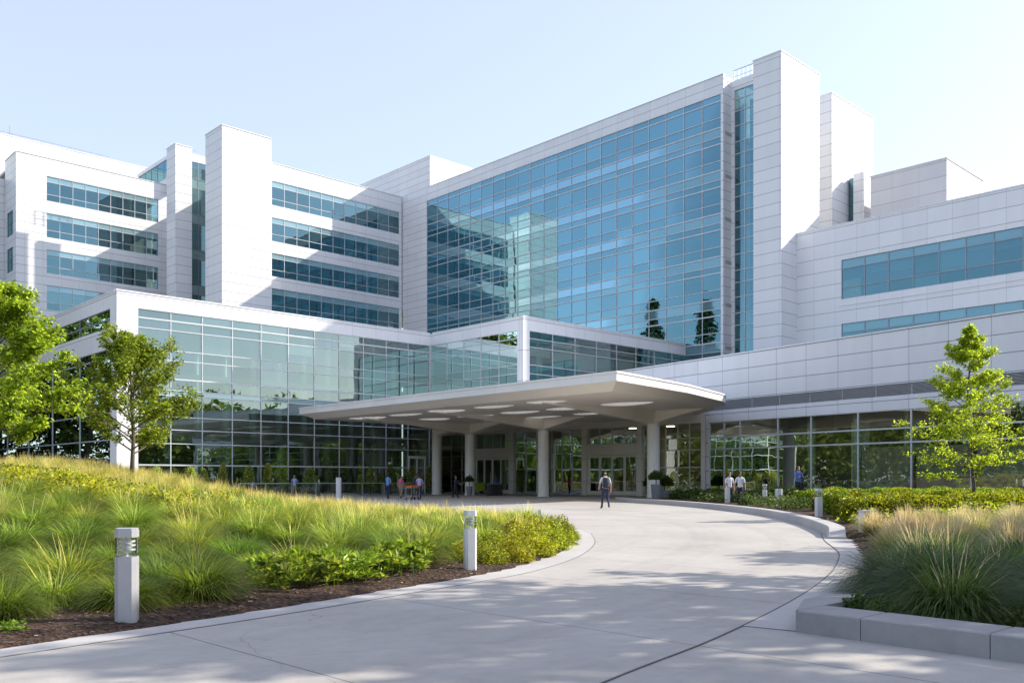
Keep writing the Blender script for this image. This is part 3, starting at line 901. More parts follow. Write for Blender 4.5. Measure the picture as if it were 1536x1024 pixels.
# ================================================================== GROUND
def smooth_line(pts, n=8):
    P_ = [Vector(p) for p in pts]; out = []
    for i in range(len(P_) - 1):
        a, b, c, d = P_[max(i - 1, 0)], P_[i], P_[i + 1], P_[min(i + 2, len(P_) - 1)]
        for k in range(n):
            t = k / n
            out.append(.5 * ((2 * b) + (c - a) * t + (2 * a - 5 * b + 4 * c - d) * t * t + (3 * b - a - 3 * c + d) * t ** 3))
    out.append(P_[-1]); return out
def line_normals(pts):
    out = []
    for i in range(len(pts)):
        t = (pts[min(i + 1, len(pts) - 1)] - pts[max(i - 1, 0)]).normalized()
        out.append(Vector((t.y, -t.x)))
    return out
def concrete(name, c0, c1, joints=True):
    m, nt, out = new_mat(name)
    g = N(nt, "NewGeometry"); pos = g.outputs["Position"]
    sp = N(nt, "SeparateXYZ", {0: pos})
    n1 = N(nt, "TexNoise", {"Vector": pos, "Scale": .35, "Detail": 6, "Roughness": .65})
    n2 = N(nt, "TexNoise", {"Vector": pos, "Scale": 5.0, "Detail": 6, "Roughness": .7})
    n3 = N(nt, "TexNoise", {"Vector": pos, "Scale": 90.0, "Detail": 3})
    v = math_n(nt, "ADD", math_n(nt, "MULTIPLY", n1.outputs[0], .55), math_n(nt, "ADD", math_n(nt, "MULTIPLY", n2.outputs[0], .3), math_n(nt, "MULTIPLY", n3.outputs[0], .15)))
    base = ramp(nt, v, [(.32, c0), (.66, c1)])
    if joints:
        wob = N(nt, "TexNoise", {"Vector": pos, "Scale": 1.2})
        def stripe(ax, ay, off, step, w_, amt):
            u = math_n(nt, "ADD", math_n(nt, "MULTIPLY", sp.outputs[0], ax), math_n(nt, "MULTIPLY", sp.outputs[1], ay))
            u = math_n(nt, "ADD", u, math_n(nt, "MULTIPLY", wob.outputs[0], amt))
            fr = math_n(nt, "FRACT", math_n(nt, "DIVIDE", math_n(nt, "ADD", u, 1000 * step - off), step))
            d = math_n(nt, "MULTIPLY", math_n(nt, "MINIMUM", fr, math_n(nt, "SUBTRACT", 1, fr)), step)
            return math_n(nt, "LESS_THAN", d, w_)
        r2 = 1 / math.sqrt(2)
        ln = stripe(r2, r2, 3.58, 2.85, .009, 0)
        ln2 = stripe(-.36, .93, 7.3, 7.0, .005, .12)
        base = N(nt, "MixRGB", {0: math_n(nt, "MULTIPLY", ln, .78), 1: base, 2: (.10, .10, .10, 1)}).outputs[0]
        base = N(nt, "MixRGB", {0: math_n(nt, "MULTIPLY", ln2, .35), 1: base, 2: (.14, .14, .14, 1)}).outputs[0]
    # wear: hairline cracks, drips and rubber marks
    if joints:
        vw = N(nt, "TexVoronoi", {"Vector": N(nt, "VectorMath", {0: pos, 1: N(nt, "TexNoise", {"Vector": pos, "Scale": .8, "Detail": 4}).outputs["Color"]}, operation="ADD").outputs[0], "Scale": .16}, feature="DISTANCE_TO_EDGE")
        ck = math_n(nt, "MULTIPLY", math_n(nt, "LESS_THAN", vw.outputs[0], .0009), .3)
        base = N(nt, "MixRGB", {0: ck, 1: base, 2: (.1, .1, .1, 1)}).outputs[0]
        n5 = N(nt, "TexNoise", {"Vector": pos, "Scale": 1.7, "Detail": 3, "Roughness": .5})
        base = N(nt, "MixRGB", {0: math_n(nt, "MULTIPLY", math_n(nt, "GREATER_THAN", n5.outputs[0], .715), .18), 1: base, 2: (.12, .11, .10, 1)}).outputs[0]
        rad = math_n(nt, "SQRT", math_n(nt, "ADD", math_n(nt, "POWER", math_n(nt, "SUBTRACT", sp.outputs[0], -26.0), 2.0), math_n(nt, "POWER", math_n(nt, "SUBTRACT", sp.outputs[1], 28.0), 2.0)))
        tr = N(nt, "TexNoise", {"W": math_n(nt, "MULTIPLY", rad, 1.1), "Scale": 1.0, "Detail": 4}, noise_dimensions="1D")
        base = N(nt, "MixRGB", {0: math_n(nt, "MULTIPLY", N(nt, "MapRange", {0: tr.outputs[0], 1: .52, 2: .72}).outputs[0], .16), 1: base, 2: (.16, .155, .15, 1)}).outputs[0]
    bp = N(nt, "Bump", {"Height": n3.outputs[0], "Strength": .25, "Distance": .006})
    b = N(nt, "BsdfPrincipled", {"Base Color": base, "Roughness": .78, "Specular IOR Level": .35, "Normal": bp.outputs[0]})
    nt.links.new(b.outputs[0], out.inputs[0]); return m
M["drive"] = concrete("drive_concrete", (.30, .28, .255), (.47, .44, .40))
M["kerb"] = concrete("kerb_concrete", (.35, .335, .32), (.48, .46, .44), False)
M["planter"] = concrete("planter_concrete", (.21, .205, .20), (.36, .35, .34), False)
M["joint"] = simple("joint_filler", (.13, .125, .12), .9)
def soil_mat():
    m, nt, out = new_mat("dark_mulch")
    pos = N(nt, "NewGeometry").outputs["Position"]
    vo = N(nt, "TexVoronoi", {"Vector": N(nt, "Mapping", {0: pos, 3: (1, 1.7, 1)}).outputs[0], "Scale": 24.0, "Randomness": 1.0})
    n1 = N(nt, "TexNoise", {"Vector": pos, "Scale": 1.2, "Detail": 5})
    n2 = N(nt, "TexNoise", {"Vector": pos, "Scale": 45, "Detail": 4, "Roughness": .7})
    sc = N(nt, "SeparateXYZ", {0: vo.outputs["Color"]})
    v = math_n(nt, "ADD", math_n(nt, "MULTIPLY", sc.outputs[0], .5), math_n(nt, "ADD", math_n(nt, "MULTIPLY", n2.outputs[0], .35), math_n(nt, "MULTIPLY", n1.outputs[0], .25)))
    base = ramp(nt, v, [(.25, (.018, .011, .008)), (.6, (.075, .045, .032)), (.82, (.15, .095, .065)), (.95, (.26, .18, .12))])
    bp = N(nt, "Bump", {"Height": math_n(nt, "ADD", vo.outputs[0], n2.outputs[0]), "Strength": 1.0, "Distance": .03})
    b = N(nt, "BsdfPrincipled", {"Base Color": base, "Roughness": .9, "Normal": bp.outputs[0], "Specular IOR Level": .2})
    nt.links.new(b.outputs[0], out.inputs[0]); return m
M["soil"] = soil_mat()
g = MB(); g.quad((-1500, -1500, -.05), (1500, -1500, -.05), (1500, 1500, -.05), (-1500, 1500, -.05))
tag(g.build("ground", simple("lawn_ground", (.07, .10, .03), .95, var=.3, scale=.3)), kind="structure")
g = MB(); g.quad((-75, -40, 0), (60, -40, 0), (60, 98, 0), (-75, 98, 0))
tag(g.build("driveway", M["drive"]), kind="structure")

# left bed edge (drive side) and outline
L_edge = smooth_line([(-7.6, -2), (-6.9, 2), (-5.4, 5.6), (-4.2, 7.34), (-3.36, 8.47), (-2.51, 9.69), (-1.63, 11.1), (-.75, 12.5), (-.02, 13.9), (.77, 16.35), (1.33, 19.6), (1.52, 22.9)], 8)
L_back = smooth_line([(1.52, 22.9), (1.1, 26.5), (-.8, 31), (-5, 36.5), (-11, 42), (-19, 48), (-31, 54), (-46, 57)], 6)
L_poly = L_edge + L_back[1:] + [Vector((-46, -2))]
def band(name, edge, w0, w1, z, mat, side=1, z0=-.01):
    nr = line_normals(edge); mb = MB(); n = len(edge); u = 0
    for i in range(n - 1):
        wa = w0 + (w1 - w0) * i / (n - 1); wb = w0 + (w1 - w0) * (i + 1) / (n - 1)
        a, b = edge[i], edge[i + 1]; c, d = edge[i + 1] + nr[i + 1] * side * wb, edge[i] + nr[i] * side * wa
        mb.quad((a.x, a.y, z), (b.x, b.y, z), (c.x, c.y, z), (d.x, d.y, z))
        mb.quad((d.x, d.y, z), (c.x, c.y, z), (c.x, c.y, z0), (d.x, d.y, z0)); mb.quad((a.x, a.y, z), (b.x, b.y, z), (b.x, b.y, z0), (a.x, a.y, z0))
    return tag(mb.build(name, mat), kind="structure")
Lk = L_edge + L_back[1:4]
band("kerb_strip", Lk, .26, .50, .008, M["kerb"])
nr = line_normals(Lk)
Lj = [p + q * (.26 + (.50 - .26) * i / (len(Lk) - 1)) for i, (p, q) in enumerate(zip(Lk, nr))]
band("expansion_joint", Lj, .014, .02, .004, M["joint"])
# right: joint arc, flush band, kerb
J = smooth_line([(-1.2, 3.2), (.63, 6.14), (1.84, 7.93), (3.34, 10.5), (4.63, 13.06), (5.5, 15.1), (6.29, 17.25), (7.1, 20.3), (7.96, 23.0)], 8)
B = smooth_line([(2.62, 8.22), (3.13, 8.62), (4.15, 10.6), (5.25, 13.2), (6.2, 15.9), (6.95, 18.1), (7.75, 20.6), (8.5, 23.4)], 8)
mb = MB()
n = min(len(J), len(B)); Jr = [J[int(i * (len(J) - 1) / 59)] for i in range(60)]; Br = [Vector((1.6, 6.6))] * 0 + [B[int(i * (len(B) - 1) / 59)] for i in range(60)]
Jr = [J[18 + int(i * (len(J) - 19) / 59)] for i in range(60)]
for i in range(59):
    a, b, c, d = Jr[i], Jr[i + 1], Br[i + 1], Br[i]
    mb.quad((a.x, a.y, .006), (b.x, b.y, .006), (c.x, c.y, .006), (d.x, d.y, .006))
tag(mb.build("kerb_strip", M["kerb"]), kind="structure")
band("expansion_joint", J, .012, .02, .010, M["joint"], side=-1)
K = smooth_line([(7.35, 20.9), (7.96, 23.0), (8.93, 28.1), (9.56, 34.8), (9.25, 42.25), (8.3, 48.7), (7.0, 53.0), (6.6, 57.5)], 8)
nk = line_normals(K); mb = MB(); hk = .24
for i in range(len(K) - 1):
    def sec(k):
        h = hk * min(1, .25 + k / 5); p = K[k]; q = nk[k]
        return [(p.x, p.y, -.02), (p.x + q.x * .03, p.y + q.y * .03, h - .03), (p.x + q.x * .06, p.y + q.y * .06, h), (p.x + q.x * .42, p.y + q.y * .42, h), (p.x + q.x * .45, p.y + q.y * .45, -.02)]
    s0_, s1_ = sec(i), sec(i + 1)
    for k in range(4): mb.quad(s0_[k], s1_[k], s1_[k + 1], s0_[k + 1])
    if i == 0: mb.poly(s0_[::-1])
tag(mb.build("kerb", M["kerb"]), kind="structure")
# planter wall
mb = MB()
wd_ = Vector((1.28, -1.41)).normalized(); wn_ = Vector((wd_.y * -1, wd_.x)); wn_ = wn_ if wn_.y > 0 else -wn_
o = Vector((2.6, 8.2)); t = 0; HWL = .2
def wp(t, s): return o + wd_ * t + wn_ * s
segs = [.62, 1.05, 1.25, 1.3, 1.3, 1.3]
t = 0.0
for k, L in enumerate(segs):
    a, b, c, d = wp(t, 0), wp(t + L - .007, 0), wp(t + L - .007, .50), wp(t, .50)
    e = .012
    mb.prism([(a.x, a.y), (b.x, b.y), (c.x, c.y), (d.x, d.y)], 0, HWL - e)
    i4 = [(a + (wd_ + wn_) * e), (b + (-wd_ + wn_) * e), (c - (wd_ + wn_) * e), (d + (wd_ - wn_) * e)]
    ring = [a, b, c, d]
    for q in range(4):
        q2 = (q + 1) % 4
        mb.quad((ring[q].x, ring[q].y, HWL - e), (ring[q2].x, ring[q2].y, HWL - e), (i4[q2].x, i4[q2].y, HWL), (i4[q].x, i4[q].y, HWL))
    mb.poly([(p.x, p.y, HWL) for p in i4])
    t += L
# return that sinks into the flush band
a, b = wp(0, 0), wp(0.0, .5); c = Vector((4.35, 10.95)); d = Vector((3.95, 11.0))
a2 = Vector((3.05, 9.35)); b2 = Vector((3.62, 9.35))
mb.quad((a.x, a.y, HWL - .002), (b.x, b.y, HWL - .002), (b2.x, b2.y, .15), (a2.x, a2.y, .15)); mb.quad((a2.x, a2.y, .15), (b2.x, b2.y, .15), (c.x, c.y, .008), (d.x, d.y, .008))
mb.quad((a.x, a.y, 0), (a.x, a.y, HWL - .002), (a2.x, a2.y, .15), (a2.x, a2.y, 0)); mb.quad((a2.x, a2.y, 0), (a2.x, a2.y, .15), (d.x, d.y, .008), (d.x, d.y, 0))
mb.quad((b.x, b.y, 0), (b.x, b.y, HWL - .002), (b2.x, b2.y, .15), (b2.x, b2.y, 0))
pw = mb.build("planter_wall", M["planter"]); tag(pw, "low pale concrete planter wall edging the grass bed at the right corner of the drive", "wall")

# bed surfaces
def poly_dist(P, poly):
    """signed distance (positive inside) of points P (n,2) to a closed polygon"""
    A = np.array([(p.x, p.y) for p in poly]); Bq = np.roll(A, -1, 0)
    d2 = np.full(len(P), 1e9); ins = np.zeros(len(P), bool)
    for a, b in zip(A, Bq):
        ab = b - a; L = max(1e-12, ab @ ab)
        t = np.clip(((P - a) @ ab) / L, 0, 1)
        q = P - (a + t[:, None] * ab)
        d2 = np.minimum(d2, (q * q).sum(1))
        c = (a[1] > P[:, 1]) != (b[1] > P[:, 1])
        if a[1] != b[1]:
            xi = (b[0] - a[0]) * (P[:, 1] - a[1]) / (b[1] - a[1]) + a[0]
            ins ^= c & (P[:, 0] < xi)
    return np.where(ins, 1, -1) * np.sqrt(d2)
def sstep(x): x = np.clip(x, 0, 1); return x * x * (3 - 2 * x)
def mound_left(P, sd=None):
    if sd is None: sd = poly_dist(P, L_poly)
    hm = np.clip(1.25 * (np.clip(-P[:, 0], 0, 99) / 14) ** 1.7, 0, 1.75) * sstep((P[:, 1] - 6) / 16)
    z = hm * sstep(sd / 7.5) + .05 * sstep(sd / .6) + .05 * np.sin(P[:, 0] * 1.3 + P[:, 1] * .7) * sstep(sd / 3)
    return np.where(sd < 0.02, -.04, z + .018)
R_poly = [p for p in B[9:]] + [K[k] + nk[k] * .40 for k in range(10, len(K))] + [Vector((10, 61)), Vector((14, 64)), Vector((38, 40)), Vector((38, -6)), Vector((13, -3.2)), wp(6.5, .46)]
def mound_right(P, sd=None):
    if sd is None: sd = poly_dist(P, R_poly)
    z = .02 + .11 * sstep(sd / .3) + .16 * sstep(sd / 6)
    front = sstep((12.0 - P[:, 1]) / 3.5)
    lowz = .012 + .05 * sstep(sd / .8) + .2 * sstep(sd / 6)
    return np.where(sd < 0.0, -.04, z * front + np.where(P[:, 1] > 21, z, lowz) * (1 - front))
def bed(name, x0, x1, y0, y1, step, fn, mat):
    xs = np.arange(x0, x1, step); ys = np.arange(y0, y1, step)
    X, Y = np.meshgrid(xs, ys); P = np.stack([X.ravel(), Y.ravel()], 1)
    z = fn(P); nx, ny = len(xs), len(ys)
    I = np.arange(nx * ny).reshape(ny, nx)
    Fc = np.stack([I[:-1, :-1].ravel(), I[:-1, 1:].ravel(), I[1:, 1:].ravel(), I[1:, :-1].ravel()], 1)
    keep = (z[Fc] > -.03).any(1)
    return tag(link(name, fast_mesh(name, np.column_stack([P, z]), Fc[keep], mat, smooth=True)), kind="structure")
bed("planting_bed", -46, 3, -2, 58, .22, mound_left, M["soil"])
bed("planting_bed", 2, 36, -5, 64, .22, mound_right, M["soil"])
def zl(x, y): return float(mound_left(np.array([[x, y]]))[0])
def zr(x, y): return float(mound_right(np.array([[x, y]]))[0])
# bark chips lying on the mulch strip
rng = np.random.default_rng(3)
def chips(name, poly, zf, n, box, size, dmax):
    P = np.column_stack([rng.uniform(box[0], box[1], n), rng.uniform(box[2], box[3], n)])
    sd = poly_dist(P, poly); P = P[(sd > .05) & (sd < dmax)]; z = zf(P)
    k = len(P); V = []; Fc = []
    az = rng.uniform(0, 2 * np.pi, k); L = rng.uniform(.4, 1.2, k) * size; W = L * rng.uniform(.25, .6, k); ti = rng.uniform(-.5, .5, k)
    ca, sa = np.cos(az), np.sin(az)
    out = []
    for sx, sy in ((-1, -1), (1, -1), (.8, 1), (-.9, .8)):
        out.append(np.column_stack([P[:, 0] + ca * L * sx - sa * W * sy, P[:, 1] + sa * L * sx + ca * W * sy, z + .012 + ti * W * sy + .3 * W]))
    V = np.stack(out, 1).reshape(-1, 3); Fc = np.arange(4 * k).reshape(k, 4)
    return tag(link(name, fast_mesh(name, V, Fc, M["chip"], np.repeat(rng.random(k), 4))), "scattered pieces of bark and dry leaves on the dark mulch", "bark chips", kind="stuff")
m, nt, out = new_mat("bark_chips")
c = ramp(nt, N(nt, "Attribute", attribute_name="tone").outputs["Fac"], [(0, (.025, .015, .01)), (.55, (.09, .055, .038)), (.85, (.2, .13, .09)), (1, (.42, .33, .24))])
nt.links.new(N(nt, "BsdfPrincipled", {"Base Color": c, "Roughness": .85}).outputs[0], out.inputs[0]); M["chip"] = m
chips("bark_chips", L_poly, mound_left, 26000, (-7, 2, 4, 24), .022, 1.6)
chips("bark_chips", R_poly, mound_right, 9000, (2.8, 9, 5, 24), .022, 1.2)
# ================================================================== PLANT MESHES
def blades(rng, n, r0, Lmin, Lmax, lean0, lean1, curl, width, seg=4, tone0=.25, tone1=.75, tipgain=.25, power=1.0, base=None, lf=-.25):
    """n arching ribbons -> V, F, tone"""
    az = rng.uniform(0, 2 * np.pi, n)
    rr = r0 * np.sqrt(rng.random(n)); ba = az + rng.normal(0, .6, n)
    if base is None: bx, by, bz = rr * np.cos(ba), rr * np.sin(ba), np.zeros(n)
    else: bx, by, bz = base[:, 0] + rr * np.cos(ba), base[:, 1] + rr * np.sin(ba), base[:, 2]
    th = lean0 + (lean1 - lean0) * rng.random(n) ** power
    L = rng.uniform(Lmin, Lmax, n) * (1 + lf * (th - lean0) / max(1e-6, lean1 - lean0))
    cu = curl * rng.uniform(.4, 1.5, n)
    tw = az + np.pi / 2 + rng.normal(0, .5, n)
    wx, wy = np.cos(tw), np.sin(tw)
    w = width * rng.uniform(.6, 1.3, n)
    t0 = rng.uniform(tone0, tone1, n)
    px, py, pz = bx.copy(), by.copy(), bz.copy()
    V = np.zeros((n, seg + 1, 2, 3)); T = np.zeros((n, seg + 1, 2))
    for k in range(seg + 1):
        s = k / seg
        ww = w * (1 - s * .92) * (.55 + .9 * min(1, s * 3) * .5)
        V[:, k, 0] = np.column_stack([px - wx * ww, py - wy * ww, pz]); V[:, k, 1] = np.column_stack([px + wx * ww, py + wy * ww, pz])
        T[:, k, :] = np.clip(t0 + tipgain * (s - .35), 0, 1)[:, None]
        a = th + cu * (s + .5 / seg) ** 1.4
        d = L / seg
        px = px + np.sin(a) * np.cos(az) * d; py = py + np.sin(a) * np.sin(az) * d; pz = np.maximum(bz + .01, pz + np.cos(a) * d)
    V = V.reshape(-1, 3); T = T.reshape(-1)
    i0 = (np.arange(n) * (seg + 1) * 2)[:, None] + (np.arange(seg) * 2)[None, :]
    i0 = i0.ravel()
    Fc = np.stack([i0, i0 + 1, i0 + 3, i0 + 2], 1)
    return V, Fc, T
def join(parts):
    Vs, Fs, Ts = [], [], []; o = 0
    for V, Fc, T in parts:
        Vs.append(V); Fs.append(Fc + o); Ts.append(T); o += len(V)
    return np.concatenate(Vs), np.concatenate(Fs), np.concatenate(Ts)
def leaves(rng, C, size, up=.5, tone0=.2, tone1=.9, ratio=.5, jit=.3, out=None, outw=0.0, fold=.15):
    """rhombic leaves at the points C"""
    n = len(C)
    a = rng.normal(0, 1, (n, 3)); a[:, 2] *= .6
    if out is not None: a = a * (1 - outw) + out * outw * 1.6
    a /= np.linalg.norm(a, axis=1)[:, None] + 1e-9
    nn = rng.normal(0, 1, (n, 3)) * (1 - up); nn[:, 2] += up * 1.5
    b = np.cross(nn, a); b /= np.linalg.norm(b, axis=1)[:, None] + 1e-9
    nz = np.cross(a, b)
    s = (size * rng.uniform(1 - jit, 1 + jit, n))[:, None]
    v0 = C - a * s * .5; v2 = C + a * s * .5 - nz * s * .12
    v1 = C + b * s * ratio * .5 + nz * s * fold; v3 = C - b * s * ratio * .5 + nz * s * fold
    V = np.stack([v0, v1, v2, v3], 1).reshape(-1, 3)
    Fc = np.arange(4 * n).reshape(n, 4)
    T = np.repeat(rng.uniform(tone0, tone1, n), 4)
    return V, Fc, T

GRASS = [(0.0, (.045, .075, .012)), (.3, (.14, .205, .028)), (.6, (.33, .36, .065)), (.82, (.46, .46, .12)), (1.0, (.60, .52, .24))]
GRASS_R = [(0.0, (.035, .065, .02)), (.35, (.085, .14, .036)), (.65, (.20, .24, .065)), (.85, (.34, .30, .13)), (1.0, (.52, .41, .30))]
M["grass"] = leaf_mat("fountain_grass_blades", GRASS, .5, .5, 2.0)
M["grass_r"] = leaf_mat("feather_grass_blades", GRASS_R, .42, .5, 1.7)
M["leaf_tree"] = leaf_mat("tree_leaves", [(0, (.07, .115, .012)), (.5, (.18, .245, .024)), (1, (.36, .40, .05))], .55, .45, 2.3, .012)
M["leaf_right"] = leaf_mat("yellow_green_leaves", [(0, (.11, .16, .012)), (.5, (.25, .32, .025)), (1, (.42, .46, .05))], .55, .45, 2.3, .012)
M["leaf_dark"] = leaf_mat("dark_leaves", [(0, (.03, .055, .014)), (.5, (.065, .11, .024)), (1, (.13, .18, .045))], .4, .5, 1.7)
M["leaf_conifer"] = leaf_mat("conifer_needles", [(0, (.03, .05, .02)), (.5, (.07, .10, .04)), (1, (.14, .17, .06))], .3, .5, 1.5)
M["leaf_woods"] = leaf_mat("woods_leaves", [(0, (.04, .06, .012)), (.5, (.11, .15, .03)), (1, (.26, .27, .06))], .45, .5, 1.8)
M["leaf_hedge"] = leaf_mat("hedge_leaves", [(0, (.06, .10, .010)), (.5, (.20, .255, .014)), (1, (.46, .47, .03))], .42, .45, 1.8)
M["leaf_box"] = leaf_mat("shrub_leaves", [(0, (.09, .11, .012)), (.5, (.26, .27, .02)), (1, (.52, .48, .04))], .42, .45, 1.7)
M["leaf_cover"] = leaf_mat("bright_leaves", [(0, (.06, .12, .012)), (.5, (.16, .26, .025)), (1, (.36, .42, .06))], .4, .35, 1.7)
M["leaf_flower"] = leaf_mat("yellow_flowers", [(0, (.10, .13, .015)), (.45, (.24, .24, .02)), (.6, (.50, .42, .02)), (1, (.74, .60, .04))], .35, .5, 1.4)
M["bark"] = simple("tree_bark", (.12, .095, .075), .9, var=.35, scale=14, bump=.6)
M["hedge_core"] = simple("hedge_dark_core", (.03, .035, .012), .95, var=.3, scale=8)

def clump_mesh(seed, n, h, green=0.0, width=.0068, seg=4, seeds=0, mat=None, lean1=1.15, tone=(.02, .58), curl=1.55, tg=.34, dry=8):
    rg_ = np.random.default_rng(seed)
    p = [blades(rg_, n, .12, h * .72, h * 1.15, .03, lean1, curl, width, seg, tone[0] - green, tone[1] - green, tg, .8, lf=.35)]
    p.append(blades(rg_, n // dry, .16, h * .4, h * .7, .5, 1.5, .5, width, 3, .55, 1.0, .1))       # dry skirt
    if seeds:
        p.append(blades(rg_, seeds, .10, h * 1.15, h * 1.45, .02, .75, .35, width * .9, 4, .72, .95, .25))
        # plumes: short hairs along the end of the stalks
        V, Fc, T = blades(rg_, seeds, .10, h * 1.15, h * 1.5, .02, .7, .3, .012, 4, .9, 1.0, .1)
        p.append((V, Fc, T))
    V, Fc, T = join(p)
    return fast_mesh("blades", V, Fc, mat or M["grass"], T)

def keep_spaced(rng, cand, dmin, fixed=()):
    """greedy spacing on a hash grid; dmin may vary per point"""
    out = []; cell = {}
    def ok(p, r):
        cx_, cy_ = int(math.floor(p[0])), int(math.floor(p[1]))
        for i in range(cx_ - 2, cx_ + 3):
            for j in range(cy_ - 2, cy_ + 3):
                for q in cell.get((i, j), ()):
                    if (q[0] - p[0]) ** 2 + (q[1] - p[1]) ** 2 < r * r: return False
        return True
    def add(p): cell.setdefault((int(math.floor(p[0])), int(math.floor(p[1]))), []).append(p)
    for p in fixed: add(p)
    for p in cand:
        r = dmin(p)
        if ok(p, r): add(p); out.append(p)
    return out
def in_view(p, m=2.6):
    return p[1] > 3 and abs(p[0]) < p[1] * .572 * 1.02 + m

# ------------------------------------------------------------------ left bed: fountain grass
rg = random.Random(12)
cover_spots = [(-2.75, 10.95), (-2.45, 11.35), (-2.15, 11.75), (-2.95, 11.4), (-2.62, 11.8), (-2.3, 12.2), (-1.82, 12.15), (-1.95, 12.65), (-1.5, 12.6), (-3.1, 11.85), (-1.6, 13.05), (-2.75, 12.25)]
box_spots = [(-.45, 14.45, .36), (.0, 15.1, .38), (-.75, 14.9, .36), (.38, 16.2, .42), (.72, 17.6, .42), (.2, 17.0, .44), (.98, 19.0, .42), (.5, 18.6, .46), (1.12, 20.6, .42), (.75, 20.4, .46), (.45, 22.2, .45), (1.15, 22.3, .40), (.05, 19.6, .45), (-.35, 16.4, .42)]
boll = [(-3.69, 8.58), (-.63, 13.43)]
fixed = [(x, y) for x, y in cover_spots] + [(x, y) for x, y, r_ in box_spots] + boll
for f_ in list(boll): fixed += [(f_[0] + .25, f_[1] - .3)]
cand = [(rg.uniform(-26, 1.4), rg.uniform(4, 48)) for _ in range(26000)]
P = np.array(cand); sd = poly_dist(P, L_poly)
cand = [c_ for c_, s_ in zip(cand, sd) if s_ > (.95 if c_[1] < 16 else .45) and in_view(c_)]
cand.sort(key=lambda c_: c_[1] + rg.uniform(0, 6))
spots = keep_spaced(rg, cand, lambda p: .84 if p[1] < 15 else (.88 if p[1] < 22 else .80), fixed)
spots.sort(key=lambda p: p[1])
print("left clumps", len(spots))
NL = 222
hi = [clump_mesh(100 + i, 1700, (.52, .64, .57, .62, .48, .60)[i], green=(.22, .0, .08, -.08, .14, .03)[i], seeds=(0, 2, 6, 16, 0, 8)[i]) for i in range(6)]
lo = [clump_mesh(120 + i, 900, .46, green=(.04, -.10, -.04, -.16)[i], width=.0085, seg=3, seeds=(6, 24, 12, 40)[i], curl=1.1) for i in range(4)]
def put_clump(me, name, x, y, z, s, label, cat, group, sz=1.0):
    o_ = link(name, me); o_.location = (x, y, z - .02); o_.rotation_euler = (rg.uniform(-.08, .08), rg.uniform(-.08, .08), rg.uniform(0, 6.28)); o_.scale = (s, s, s * sz)
    return tag(o_, label, cat, group, "thing")
zz_ = mound_left(np.array(spots))
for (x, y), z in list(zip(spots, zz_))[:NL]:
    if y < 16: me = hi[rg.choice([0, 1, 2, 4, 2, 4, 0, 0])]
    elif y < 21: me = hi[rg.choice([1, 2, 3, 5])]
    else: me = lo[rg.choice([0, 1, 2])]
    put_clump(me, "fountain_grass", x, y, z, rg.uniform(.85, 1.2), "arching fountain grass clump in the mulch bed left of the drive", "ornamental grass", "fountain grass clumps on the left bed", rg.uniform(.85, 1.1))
# the rest reads as one meadow
far = list(zip(spots, zz_))[NL:]
parts = []
rr = np.random.default_rng(77)
for (x, y), z in far:
    V, Fc, T = blades(rr, 260 if y < 34 else 170, .26, .32, .58, .05, 1.2, 1.0, .013 if y < 34 else .018, 3, .34, .95, .25)
    n_s = 20
    p2 = blades(rr, n_s, .2, .5, .68, .02, .5, .3, .011, 3, .88, 1.0, .1)
    V, Fc, T = join([(V, Fc, T), p2])
    V = V + np.array([x, y, z]); parts.append((V, Fc, T))
V, Fc, T = join(parts)
tag(link("meadow_grass", fast_mesh("meadow_grass", V, Fc, M["grass"], T)), "golden grass covering the far slope of the left bed", "meadow grass", kind="stuff")
# yellow flowers and low green plants high on the mound
parts = []; pts_f = []
for _ in range(120):
    d = rg.uniform(21, 26.5); px_ = rg.triangular(-40, 380, 40); x = ray(px_) * d
    pts_f.append((x, d))
zf = mound_left(np.array(pts_f))
for (x, y), z in zip(pts_f, zf):
    k = 60
    C = np.column_stack([rr.normal(x, .22, k), rr.normal(y, .22, k), z + .12 + rr.random(k) * .34])
    yel = rr.random() < .6
    parts.append(leaves(rr, C, .085, .4, .5 if yel else 0, 1.0 if yel else .5, .6))
V, Fc, T = join(parts)
tag(link("yellow_flowers", fast_mesh("yellow_flowers", V, Fc, M["leaf_flower"], T)), "yellow flowers among the grass near the top of the left mound", "flowers", kind="stuff")

# ------------------------------------------------------------------ shrubs
def shrub_mesh(seed, rx, ry, h, n, size, mat, tone=(.1, .95), lump=.25):
    rg_ = np.random.default_rng(seed)
    u = rg_.normal(0, 1, (n, 3)); u[:, 2] = np.abs(u[:, 2]) * 1.0 - .12; u /= np.linalg.norm(u, axis=1)[:, None]
    lm = 1 + lump * (np.sin(u[:, 0] * 5 + seed) * np.cos(u[:, 1] * 6 + seed * 2) * .6 + np.sin(u[:, 2] * 7 + seed) * .4)
    rad = (rg_.random(n) ** .35) * lm
    C = u * rad[:, None] * np.array([rx, ry, h]) ; C[:, 2] = np.maximum(C[:, 2], .01)
    V, Fc, T = leaves(rg_, C, size, .35, tone[0], tone[1], .55, .35, out=u, outw=.35)
    T = np.clip(T - .35 * (1 - np.repeat(rad, 4)), 0, 1) * 0 + T
    return fast_mesh("leaves", V, Fc, mat, T)
bx_ = [shrub_mesh(200 + i, .5, .48, .52, 2300, .060, M["leaf_box"]) for i in range(3)]
for i, (x, y, r_) in enumerate(box_spots):
    o_ = link("mounded_shrub", bx_[i % 3]); o_.location = (x, y, zl(x, y) - .02); s = r_ / .46; o_.scale = (s, s, s * rg.uniform(.82, 1.0)); o_.rotation_euler = (0, 0, rg.uniform(0, 6))
    tag(o_, "yellow green mounded shrub at the tip of the bed beside the curving kerb", "shrub", "mounded shrubs at the tip of the left bed")
